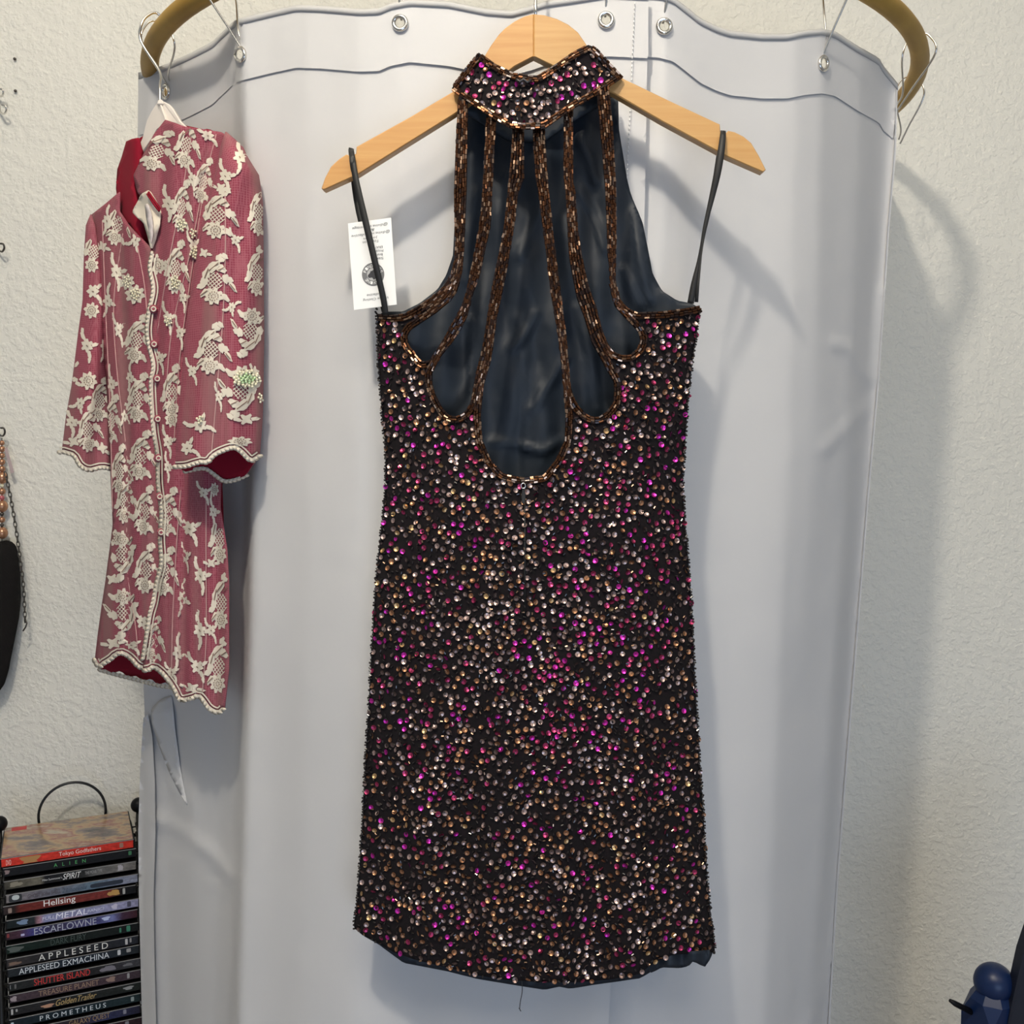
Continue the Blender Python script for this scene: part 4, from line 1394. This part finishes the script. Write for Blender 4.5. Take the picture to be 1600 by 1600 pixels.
# beaded flower on the near sleeve and pearls on some motifs
items = []
for i in range(46):
    a = i * 2.4
    r0 = 2.7 * math.sqrt(i)
    x, y = 385 + r0 * 1.15, 591
    x, y = 386 + r0 * 1.2 * math.cos(a), 592 + r0 * 0.72 * math.sin(a)
    if x > 411: continue
    items.append(ball_data(P(x, y, float(near_f(np.array(x), np.array(y))) - 0.0035), 0.0019, 7, 5))
v, f = merge(items[:16]); mesh('iridescent_beads', v, f, M['irid'], jacket)['kind'] = 'stuff'
v, f = merge(items[16:]); mesh('pearl_beads', v, f, M['pearl'], jacket)['kind'] = 'stuff'
items = []
for (cx, cy, dfn, n0) in ((274, 442, jr, 16), (284, 352, jr, 14), (303, 395, jr, 12), (211, 460, jl, 14), (198, 440, jl, 12), (408, 622, near_f, 9), (302, 365, jr, 8), (312, 655, near_f, 7), (262, 502, jr, 9)):
    for i in range(n0):
        a = i * 2.4; r0 = 2.6 * math.sqrt(i)
        x, y = cx + r0 * 0.8 * math.cos(a), cy + r0 * math.sin(a)
        if dfn is near_f and not inside(SLEEVE_N, x, y): continue
        items.append(ball_data(P(x, y, float(dfn(np.array(x), np.array(y))) - 0.0032), 0.0015, 6, 5))
v, f = merge(items); mesh('pearl_beads', v, f, M['pearl'], jacket)['kind'] = 'stuff'

# ------------------------------------------------------------------ cream hanger of the jacket
jh = empty('plastic_hanger', PV(250, 160, 1.245), 'cream plastic hanger inside the lace jacket on the left end of the hoop', 'hanger')
far_arm = [(250, 157), (243, 163), (236, 174), (229, 188), (222, 216), (212, 238), (201, 258), (204, 264), (214, 252), (228, 232), (238, 218), (246, 203), (256, 196), (262, 192)]
near_arm = [(250, 157), (257, 159), (265, 163), (271, 170), (277, 180), (283, 190), (300, 205), (330, 215), (360, 226), (362, 234), (330, 228), (296, 220), (262, 196)]
plate('arm', far_arm, [1.235 + (250 - x) * 0.0009 for x, y in far_arm], 0.010, M['plastic_w'], jh, 0.0012)
plate('arm', near_arm, [1.235 - (x - 250) * 0.0004 for x, y in near_arm], 0.010, M['plastic_w'], jh, 0.0012)
plate('hook_socket', [(245, 163), (246, 157), (250, 154), (254, 157), (256, 163)], 1.232, 0.014, M['plastic_w'], jh, 0.001)
ha = rod_angle(252)
hp = hoop_pt(ha)
out = np.array([math.sin(ha), -math.cos(ha), 0])
k = HT + 0.003
hkp = [P(250, 160, 1.240), P(250, 135, 1.245), P(249.5, 112, 1.26), hp + out * (k + 0.006) + np.array([0, -0.01, -0.020]), hp + out * (k + 0.004) + np.array([0, -0.012, 0.0]), hp + out * k * 0.7 + np.array([0, -0.012, k * 0.8]), hp + np.array([0, -0.012, k + 0.001]), hp - out * k + np.array([0, -0.012, 0.002])]
tube('hook', smooth_path(hkp, 7), 0.0016, M['chrome'], jh, 8)

# ------------------------------------------------------------------ disc rack and cases
YAW = R(24)
du = np.array([math.cos(YAW), math.sin(YAW), 0]); dn = np.array([-math.sin(YAW), math.cos(YAW), 0]); dz_ = np.array([0, 0, 1.0])
RX, RY = -0.768, 1.495


def on_spine(px, py, off=0.0):
    """point of the spine plane (moved back by off) seen at a pixel -> (u, z)"""
    x0, y0 = RX + dn[0] * off, RY + dn[1] * off
    dx, dy, dzz = ray(px, py)
    t = (x0 * math.sin(YAW) - y0 * math.cos(YAW)) / (dx * math.sin(YAW) - dy * math.cos(YAW))
    return (dx * t - x0) * math.cos(YAW) + (dy * t - y0) * math.sin(YAW), EYE + dzz * t


def sp(u, z, off=0.0):
    return np.array([RX, RY, 0]) + du * u + dn * off + dz_ * z


LEN, DEP, THK = 0.190, 0.135, 0.0142
tops = [1326.5, 1342, 1362, 1382.5, 1400, 1421.5, 1439.5, 1461.5, 1481.5, 1497, 1518, 1537, 1556.5, 1575, 1594, 1613.5]
INK = {}


def ink(c):
    if c not in INK: INK[c] = mat('print_%d' % len(INK), c, 0.45)
    return INK[c]


def spine_mat(i, stops, seed):
    """printed insert: colour bands along the spine with blotchy artwork grain"""
    m = mat('spine_insert_%d' % i, stops[0][1], 0.4, spec=0.15)
    nt, b = nodes(m)
    tc_ = nt.nodes.new('ShaderNodeTexCoord')
    sx_ = nt.nodes.new('ShaderNodeSeparateXYZ')
    nt.links.new(tc_.outputs['Generated'], sx_.inputs[0])
    r = ramp(nt, sx_.outputs['X'], stops)
    n = noise(nt, coord(nt, (1, 1, 2)), 120 + seed * 7, 4, 0.6)
    dark = ramp(nt, n, [(0.38, (0.45, 0.45, 0.45)), (0.68, (1.35, 1.35, 1.35))])
    mx = nt.nodes.new('ShaderNodeMix'); mx.data_type = 'RGBA'; mx.blend_type = 'MULTIPLY'
    mx.inputs['Factor'].default_value = 0.55
    nt.links.new(r, mx.inputs['A']); nt.links.new(dark, mx.inputs['B'])
    nt.links.new(mx.outputs['Result'], b.inputs['Base Color'])
    return m


K_ = (0.008, 0.008, 0.009)
WH = (0.62, 0.62, 0.62)
red = (0.55, 0.035, 0.02)
cases = [
    (None, [(0, red), (1, red)], [('Tokyo Godfathers', 92, 158, .16, .84, (0.75, 0.66, 0.6), 0), ('DVD', 9, 17, .15, .8, (0.8, 0.6, 0.55), 0)], [(33, 61, .05, .95, (0.35, 0.18, 0.05)), (187, 193, .2, .85, (0.3, 0.15, 0.1))], 'dvd case with bright red spine and painted cover, topmost of the stack'),
    (None, [(0, K_), (1, K_)], [('A   L   I   E   N', 84, 134, .26, .72, (0.07, 0.36, 0.10), 0)], [(6, 14, .25, .8, (0.2, 0.14, 0.14)), (201, 206, .3, .85, (0.03, 0.15, 0.06))], 'black dvd case with widely spaced green letters, second from the top'),
    (None, [(0, (0.05, 0.045, 0.035)), (0.26, (0.14, 0.13, 0.10)), (0.30, K_), (0.6, (0.02, 0.02, 0.02)), (0.66, (0.10, 0.10, 0.10)), (1, (0.18, 0.17, 0.16))], [("Mike Summoner's", 66, 97, .35, .62, WH, 0), ('SPIRIT', 98, 127, .12, .88, (0.7, 0.7, 0.7), .3), ('THE MOVIE TYPE', 133, 160, .35, .75, (0.3, 0.3, 0.3), 0)], [(14, 34, .2, .85, (0.2, 0.18, 0.13)), (184, 192, .1, .9, (0.35, 0.33, 0.36))], 'dark grey dvd case with slanted white brush letters, third from the top'),
    (None, [(0, (0.22, 0.20, 0.20)), (0.2, (0.16, 0.15, 0.18)), (0.55, (0.12, 0.15, 0.20)), (0.66, (0.10, 0.16, 0.22)), (0.88, (0.2, 0.22, 0.3)), (1, (0.24, 0.26, 0.34))], [('GHOST in the SHELL', 43, 95, .2, .72, (0.045, 0.03, 0.04), 0), ('2 Innocence', 97, 136, .2, .75, (0.02, 0.05, 0.09), .3)], [(13, 34, .03, .97, (0.012, 0.014, 0.016)), (18, 30, .25, .9, (0.45, 0.5, 0.5)), (141, 193, .15, .72, (0.006, 0.012, 0.025))], 'silver blue dvd case with dark letters, fourth from the top'),
    (None, [(0, (0.03, 0.02, 0.02)), (0.08, (0.02, 0.012, 0.01)), (0.12, (0.13, 0.022, 0.016)), (0.8, (0.17, 0.03, 0.025)), (0.84, (0.05, 0.02, 0.015)), (0.9, K_), (1, K_)], [('Hellsing', 68, 118, -.02, 1.0, (0.8, 0.8, 0.78), 0)], [(169, 188, .1, .9, (0.42, 0.24, 0.06)), (192, 196, .1, .9, (0.35, 0.35, 0.33)), (12, 18, .1, .75, (0.25, 0.18, 0.15))], 'maroon dvd case with big white letters, fifth from the top'),
    (None, [(0, (0.01, 0.014, 0.014)), (0.2, (0.02, 0.025, 0.03)), (0.235, (0.34, 0.18, 0.22)), (0.28, (0.22, 0.24, 0.42)), (1, (0.30, 0.30, 0.46))], [('FULL', 66, 86, .32, .75, (0.6, 0.62, 0.75), .1), ('METAL', 87, 137, .18, .92, (0.75, 0.76, 0.85), .1), ('PANIC?', 137, 163, .35, .72, (0.6, 0.62, 0.75), .1), ('FUMOFFU', 99, 128, .0, .16, (0.6, 0.3, 0.3), 0)], [(27, 44, .2, .9, (0.15, 0.22, 0.34)), (175, 184, .15, .9, (0.5, 0.48, 0.6)), (199, 205, .15, .9, (0.06, 0.06, 0.10))], 'lavender dvd case with squared white letters, sixth from the top'),
    (None, [(0, (0.03, 0.015, 0.02)), (0.1, (0.07, 0.03, 0.05)), (0.2, (0.05, 0.05, 0.2)), (0.35, (0.035, 0.03, 0.07)), (0.7, (0.06, 0.06, 0.18)), (0.8, (0.16, 0.18, 0.40)), (0.88, (0.05, 0.025, 0.05)), (1, (0.05, 0.015, 0.02))], [('ESCAFLOWNE', 53, 151, .02, .92, (0.36, 0.38, 0.46), 0)], [(160, 172, .3, .85, (0.45, 0.52, 0.75)), (32, 38, .2, .5, (0.4, 0.4, 0.6)), (8, 14, .3, .8, (0.2, 0.02, 0.02))], 'dark blue violet dvd case with tall pale letters, seventh from the top'),
    (None, [(0, (0.008, 0.02, 0.015)), (0.5, (0.008, 0.012, 0.01)), (1, (0.008, 0.010, 0.010))], [('DARK FURY', 79, 135, .12, .9, (0.035, 0.055, 0.045), 0)], [(9, 35, .1, .85, (0.07, 0.085, 0.075)), (187, 190, .15, .8, (0.03, 0.18, 0.10)), (198, 204, .1, .9, (0.03, 0.18, 0.11))], 'black dvd case with dim green block letters, eighth from the top'),
    (None, [(0, (0.04, 0.035, 0.035)), (0.3, (0.02, 0.02, 0.022)), (1, (0.02, 0.022, 0.03))], [('A P P L E S E E D', 60, 169, .1, .92, (0.68, 0.68, 0.64), 0)], [(12, 32, .15, .6, (0.16, 0.10, 0.07)), (196, 200, .1, .9, (0.45, 0.45, 0.45)), (203, 206, .3, .9, (0.25, 0.25, 0.25))], 'black dvd case with spread white serif capitals, ninth from the top'),
    (None, [(0, (0.02, 0.024, 0.028)), (0.5, (0.015, 0.022, 0.035)), (1, (0.02, 0.025, 0.03))], [('APPLESEED EXMACHINA', 29, 171, .1, .88, (0.58, 0.62, 0.66), 0)], [(184, 189, .2, .9, (0.5, 0.52, 0.54)), (198, 205, .35, .85, (0.3, 0.3, 0.3))], 'black dvd case with long squared white title, tenth from the top'),
    (None, [(0, (0.02, 0.022, 0.022)), (0.7, (0.018, 0.018, 0.02)), (1, (0.06, 0.06, 0.07))], [('SHUTTER ISLAND', 53, 141, .1, .95, (0.55, 0.025, 0.02), 0)], [(9, 16, .25, .8, (0.3, 0.32, 0.34)), (22, 25, .2, .8, (0.1, 0.1, 0.1)), (157, 182, .1, .85, (0.16, 0.15, 0.18)), (193, 208, .3, .7, (0.12, 0.12, 0.13))], 'black dvd case with red capital letters, eleventh from the top'),
    (None, [(0, (0.05, 0.035, 0.045)), (0.5, (0.07, 0.045, 0.055)), (1, (0.05, 0.035, 0.045))], [('TREASURE PLANET', 60, 155, .15, .85, (0.26, 0.17, 0.11), 0)], [(15, 26, .1, .85, (0.28, 0.24, 0.26)), (167, 181, .15, .9, (0.24, 0.16, 0.13)), (199, 203, .2, .9, (0.3, 0.3, 0.3))], 'plum dvd case with small tan letters, twelfth from the top'),
    (None, [(0, (0.016, 0.016, 0.018)), (0.3, (0.018, 0.018, 0.02)), (1, (0.014, 0.018, 0.016))], [('GoldenTrailer', 87, 151, .1, .9, (0.42, 0.30, 0.12), .35)], [(16, 20, .1, .85, (0.4, 0.4, 0.4)), (24, 27, .4, .75, (0.35, 0.35, 0.35)), (65, 84, .1, .6, (0.4, 0.22, 0.14)), (194, 209, .3, .8, (0.25, 0.26, 0.26))], 'black dvd case with slanted gold script, thirteenth from the top'),
    (None, [(0, (0.01, 0.016, 0.022)), (0.5, (0.012, 0.022, 0.03)), (1, (0.016, 0.03, 0.034))], [('P R O M E T H E U S', 62, 166, .15, .78, (0.58, 0.64, 0.68), 0)], [(14, 21, .0, .7, (0.45, 0.55, 0.6)), (205, 210, .2, .8, (0.25, 0.3, 0.3))], 'black teal dvd case with spread pale blue letters, fourteenth from the top'),
    (None, [(0, (0.02, 0.016, 0.02)), (0.5, (0.03, 0.022, 0.03)), (0.72, (0.03, 0.035, 0.09)), (1, (0.02, 0.02, 0.04))], [('GALAXY QUEST', 108, 172, .15, .95, (0.28, 0.19, 0.09), 0)], [(193, 198, .3, .9, (0.2, 0.2, 0.25))], 'dark violet dvd case with gold letters, fifteenth from the top'),
    (None, [(0, (0.015, 0.012, 0.014)), (1, (0.03, 0.015, 0.02))], [], [(196, 202, .2, .9, (0.2, 0.2, 0.22))], 'black dvd case without a visible title, lowest of the stack at the frame edge')]
cover_m = mat('painted_cover', (0.3, 0.25, 0.2), 0.2, spec=0.7)
nt, b = nodes(cover_m)
v_ = coord(nt, (13, 22, 13))
c1 = ramp(nt, noise(nt, v_, 1.0, 5, 0.62), [(0.30, (0.06, 0.06, 0.07)), (0.42, (0.17, 0.14, 0.13)), (0.50, (0.40, 0.28, 0.16)), (0.57, (0.26, 0.12, 0.10)), (0.66, (0.44, 0.38, 0.28)), (0.8, (0.16, 0.16, 0.19))])
nt.links.new(c1, b.inputs['Base Color'])
zrows = [on_spine(105, t)[1] for t in tops]
for i, ((_, stops, texts, patches, lab), zt) in enumerate(zip(cases, zrows)):
    jit = [0, 0.003, 0.003, 0.005, 0.001, 0.005, 0.003, 0.003, 0.003, 0.004, 0.005, 0.005, 0.005, 0.004, 0.003, 0.005][i]
    du0 = jit
    foff = [0.0, 0.001, 0.0, -0.001, 0.0, -0.002, 0.0, 0.001, 0.0, 0.0, -0.001, 0, 0, 0, 0, 0][i]
    root = empty('dvd_case', Vector(sp(du0 + LEN / 2, zt - THK, foff + DEP / 2).tolist()), lab, 'dvd case', 'dvd cases stacked in the black wire rack')
    v, f = box_data(sp(du0, zt - THK, foff), du * LEN, dn * DEP, dz_ * THK, 0.0012)
    mesh('case_shell', v, f, M['blackplastic'], root, False)
    sm_ = spine_mat(i, stops, i)
    v, f = box_data(sp(du0 + 0.002, zt - THK + 0.0011, foff - 0.0004), du * (LEN - 0.004), dn * 0.0008, dz_ * (THK - 0.0018), 0.0002)
    o = mesh('spine_insert', v, f, sm_, root, False)
    # grey strip along the spine top paints the glint on a clear sleeve edge
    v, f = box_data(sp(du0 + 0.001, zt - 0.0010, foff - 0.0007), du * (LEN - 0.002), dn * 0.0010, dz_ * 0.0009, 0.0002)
    mesh('sleeve_glint', v, f, ink((0.22, 0.22, 0.23)), root, False)
    if i == 0:
        v, f = box_data(sp(du0 + 0.002, zt, foff + 0.001), du * (LEN - 0.004), dn * (DEP - 0.004), dz_ * 0.0006, 0.0002)
        mesh('cover_picture', v, f, cover_m, root, False)
        v, f = box_data(sp(du0 + 0.012, zt + 0.0006, foff + 0.112), du * 0.022, dn * 0.016, dz_ * 0.0002, 0.00005)
        mesh('cover_picture', v, f, ink((0.45, 0.03, 0.03)), root, False)
    z0, hh = zt - THK + 0.0012, THK - 0.0022
    for (x0, x1, a0, a1, colr) in patches:
        u0, u1 = max(on_spine(x0, tops[i] + 7, foff)[0], du0 + 0.003), min(on_spine(x1, tops[i] + 7, foff)[0], du0 + LEN - 0.003)
        # an irregular printed blob or block
        n = 14
        q = []
        for k_ in range(n):
            t = 2 * math.pi * k_ / n
            rr = 1.0 if (x1 - x0) < 8 or i == 3 else 1 + 0.22 * math.sin(3 * t + i) + 0.12 * math.sin(5 * t)
            cx_, sx_ = math.cos(t), math.sin(t)
            pw = 0.35 if (x1 - x0) < 9 or (i in (0, 3) and x1 - x0 > 20) else 0.8
            q.append((0.5 + 0.5 * rr * math.copysign(abs(cx_) ** pw, cx_), 0.5 + 0.5 * min(rr, 1.0) * math.copysign(abs(sx_) ** pw, sx_)))
        V = [sp(u0 + (u1 - u0) * a, z0 + hh * (a0 + (a1 - a0) * min(max(b2, 0), 1)), foff - 0.0006 - 0.00003 * x0 / 100) for a, b2 in q]
        mesh('spine_print', V, [tuple(range(n))], ink(colr), root, False)
    for (txt, x0, x1, a0, a1, colr, sh) in texts:
        u0, u1 = on_spine(x0, tops[i] + 7, foff)[0], on_spine(x1, tops[i] + 7, foff)[0]
        vv, ff = text_data(txt, sh)
        V = [sp(u0 + (u1 - u0) * p[0], z0 + hh * (a0 + (a1 - a0) * p[1]), foff - 0.0008) for p in vv]
        mesh('lettering', V, ff, ink(colr), root, False)
# rack: four uprights with ball ends, side rails under every case, a wire hoop at the back
zl = zrows[-1] - THK - 0.006
rk = empty('disc_rack', Vector(sp(0.095, 0, 0.07).tolist()), 'black wire tower rack with ball tips and a wire ring, full of dvd cases', 'rack')
zball = on_spine(211, 1262, 0.118)[1]
for u in (-0.0055, LEN + 0.0145):
    for off, top in ((0.118, zball), (0.012, zrows[0] - 0.02)):
        tube('upright', [sp(u, 0.0, off), sp(u, top * 0.5, off), sp(u, top, off)], 0.0042, M['blackwire'], rk, 10)
        if off > 0.05:
            mesh('ball_tip', *ball_data(sp(u, top + 0.004, off), 0.0125, 18, 12), M['blackplastic'], rk)
items = []
for zt in zrows:
    for u in (-0.0045, LEN + 0.0095):
        items.append(tube_data([sp(u, zt - THK - 0.0025, 0.012), sp(u, zt - THK - 0.0025, 0.118)], 0.0016, 6))
    items.append(tube_data([sp(-0.0045, zt - THK - 0.0025, 0.10), sp(LEN + 0.0095, zt - THK - 0.0025, 0.10)], 0.0012, 6))
    items.append(tube_data([sp(-0.0045, zt - THK - 0.0025, 0.03), sp(LEN + 0.0095, zt - THK - 0.0025, 0.03)], 0.0012, 6))
v, f = merge(items); mesh('shelf_wires', v, f, M['blackwire'], rk)
ru0, rz = on_spine(113.5, 1276, 0.128)
rr = abs(on_spine(166, 1276, 0.128)[0] - ru0)
tube('ring', [sp(ru0 + rr * math.cos(t), rz + rr * 1.02 * math.sin(t), 0.144) for t in np.linspace(0, 2 * math.pi, 56, endpoint=False)], 0.0022, M['blackwire'], rk, 8, True)
tube('ring_bar', [sp(-0.0075, rz - rr * 1.0, 0.144), sp(0.09, rz - rr * 1.02, 0.144), sp(LEN + 0.0145, rz - rr * 1.0, 0.144)], 0.0025, M['blackwire'], rk, 8)
v, f = box_data(sp(-0.02, 0.0, -0.01), du * (LEN + 0.045), dn * 0.15, dz_ * 0.02, 0.004)
mesh('base', v, f, M['blackplastic'], rk, False)

# ------------------------------------------------------------------ things on the wall at the left edge
def wl(px, py, off=0.0):
    dx, dy, dzz = ray(px, py)
    t = (WA - off) / (dy - WB * dx)
    return np.array([dx * t, dy * t, EYE + dzz * t])


def wall_hook(px, py, label, big=1.0, m='darkmetal'):
    a = wl(px, py - 6, 0.0); 
    pts = [wl(px - 8, py - 16, 0.002), wl(px - 8, py - 8, 0.006), wl(px - 6, py + 4 * big, 0.010), wl(px, py + 8 * big, 0.022), wl(px + 4 * big, py + 2, 0.030), wl(px + 2, py - 5 * big, 0.032), wl(px - 3, py - 6 * big, 0.030)]
    o = tube('wall_hook', smooth_path(pts, 6), 0.0016, M[m], None, 8)
    return props(o, label, 'hook', 'small hooks on the wall at the left')


wall_hook(2, 144, 'small brass hook high on the wall, upper of two beside the nail holes', 0.8, 'chrome')
wall_hook(6, 170, 'small brass hook just below the upper one on the left wall', 1.0, 'chrome')
wall_hook(3, 386, 'lone small wire hook on the wall level with the jacket collar', 0.9)
wall_hook(4, 674, 'dark hook on the wall holding the pearl necklace', 0.9)
for (x, y, lab) in ((23, 92, 'tiny nail head in the wall, upper of the pair by the brass hooks'), (24, 142, 'tiny nail head in the wall, lower of the pair by the brass hooks')):
    pr = [wl(x, y, 0.0), wl(x, y, 0.003), wl(x, y, 0.004), wl(x, y, 0.006)]
    o = tube('nail', pr, np.array([0.0012, 0.0012, 0.0026, 0.0018]), M['darkmetal'], None, 10)
    props(o, lab, 'nail', 'nails in the wall')
nk = empty('bead_necklace', Vector(wl(3, 690, 0.02).tolist()), 'copper pearl necklace hanging above the black bag', 'necklace')
yy = 688
for r_px, m_ in ((4, 'copper'), (5, 'copper'), (4.5, 'copper'), (5, 'copper'), (5, 'copper'), (8.5, 'copper'), (3, 'pearl'), (5.5, 'copper'), (4, 'pinkglass'), (8.5, 'copper'), (3.2, 'darkmetal'), (5, 'copper'), (3, 'darkmetal'), (8.5, 'copper')):
    yy += r_px
    x = 3 if r_px < 8 else 3.5
    mesh('bead', *ball_data(wl(x, yy, 0.022), r_px * wl(x, yy)[1] / 1600, 12, 9, 1.12 if r_px > 8 else 1.0), M[m_], nk)
    yy += r_px + 0.6
tube('cord', [wl(3, 684, 0.022), wl(3, 760, 0.022), wl(3, yy + 4, 0.022)], 0.0007, M['darkmetal'], nk, 5)
tg = mesh('paper_label', [wl(7, 702, 0.024), wl(11, 698, 0.024), wl(22, 738, 0.026), wl(17, 740, 0.026)], [(0, 1, 2, 3)], mat('pink_paper', (0.42, 0.33, 0.33), 0.7), None, False)
solidify(tg, 0.0005, 0)
props(tg, 'narrow pinkish paper label beside the copper pearls', 'label')
bag = empty('evening_bag', Vector(wl(-20, 960, 0.03).tolist()), 'black beaded evening bag on a thin chain at the left frame edge', 'bag')
BG = [(-70, 846), (-30, 850), (0, 846), (10, 844), (18, 846), (25, 852), (30, 868), (32, 900), (33, 935), (30, 965), (25, 990), (19, 1020), (13, 1048), (5, 1072), (-8, 1090), (-40, 1100), (-80, 1090), (-110, 1040), (-120, 930), (-112, 870)]


def bagd(x, y):
    u = np.clip((x + 42) / 76.0, -1, 1); w = np.clip((y - 970) / 130.0, -1, 1)
    return 0.012 + 0.035 * np.sqrt(np.clip(1 - u ** 4, 0, 1)) * np.sqrt(np.clip(1 - w ** 4, 0, 1))


def bagp(x, y):
    return np.array([wl(a, b2, c2) for a, b2, c2 in zip(x, y, bagd(x, y))])


solidify(sheet('pouch', BG, [], 9, bagp, M['bag'], bag, edge=5), 0.008, -1)
pth = smooth_path([(9, 742), (16, 775), (23, 815), (28, 848), (32, 880), (36, 910), (38, 940), (39, 968)], 10)
pth = resample(pth, 8.0)
for i, (x, y) in enumerate(pth):
    t = np.linspace(0, 2 * math.pi, 10, endpoint=False)
    flat = i % 2 == 0
    k = pth[min(i + 1, len(pth) - 1)] - pth[max(i - 1, 0)]; k = k / np.hypot(*k)
    ring = []
    for a in t:
        u = 5.6 * math.cos(a); w = (2.4 if flat else 0.9) * math.sin(a); d = (0 if flat else 0.0026 * math.sin(a))
        ring.append(wl(x + k[0] * u - k[1] * w, y + k[1] * u + k[0] * w, 0.040 + d))
    tube('chain_link', ring, 0.0008, M['darkmetal'], bag, 5, True)
tube('clasp', [wl(*q) for q in ((39, 966, 0.04), (42, 974, 0.04), (40, 980, 0.04), (36, 986, 0.04))], 0.0013, M['darkmetal'], bag, 6)

# ------------------------------------------------------------------ blue post at the lower right
PY_ = 1.30
pc = PV(1551, 1552, PY_)
post = empty('wooden_post', (pc.x, PY_, 0), 'navy blue painted wooden post with ball finial beside the bare wall', 'post')
hw = 0.0385
zs = pc.z
ang0 = R(65)
prof = []
ch = 0.30
for k_ in range(4):
    a = ang0 + k_ * math.pi / 2
    a2 = a + math.pi / 2
    c0 = np.array([math.cos(a), math.sin(a)]); c1 = np.array([math.cos(a2), math.sin(a2)])
    prof.append((c0, c1))
profs = [np.array([q for c0, c1 in prof for q in (c0 * (1 - e) + c1 * e, c0 * e + c1 * (1 - e))]) * hw for e in (0.04, 0.04, 0.30, 0.30)]
V, F = [], []
for (z, s), pr_ in zip(((0.0, 1), (zs - 0.030, 1), (zs - 0.006, 1.0), (zs + 0.008, 0.66)), profs):
    for q in pr_: V.append((pc.x + q[0] * s, PY_ + q[1] * s, z))
n = 8
for i in range(3):
    for k_ in range(n):
        F.append((i * n + k_, i * n + (k_ + 1) % n, (i + 1) * n + (k_ + 1) % n, (i + 1) * n + k_))
F.append(tuple(range(3 * n, 4 * n)))
F.append(tuple(range(n))[::-1])
mesh('shaft', V, F, M['navy'], post, False)
bc = PV(1553, 1535, PY_)
mesh('ball_finial', *ball_data(bc, 0.0252, 28, 18), M['navy'], post)
pg = [P(1484, 1563, PY_ - 0.01), P(1492, 1568, PY_ - 0.01), P(1520, 1582, PY_ + 0.0)]
tube('peg', pg, np.array([0.0022, 0.0036, 0.0040]), M['blackplastic'], post, 10)
bd = [(1600, 1490), (1640, 1370), (1720, 1370), (1720, 2300), (1560, 2300), (1576, 1600), (1584, 1562)]
plate('side_board', bd, 1.27, 0.02, M['navyd'], post, 0.002)
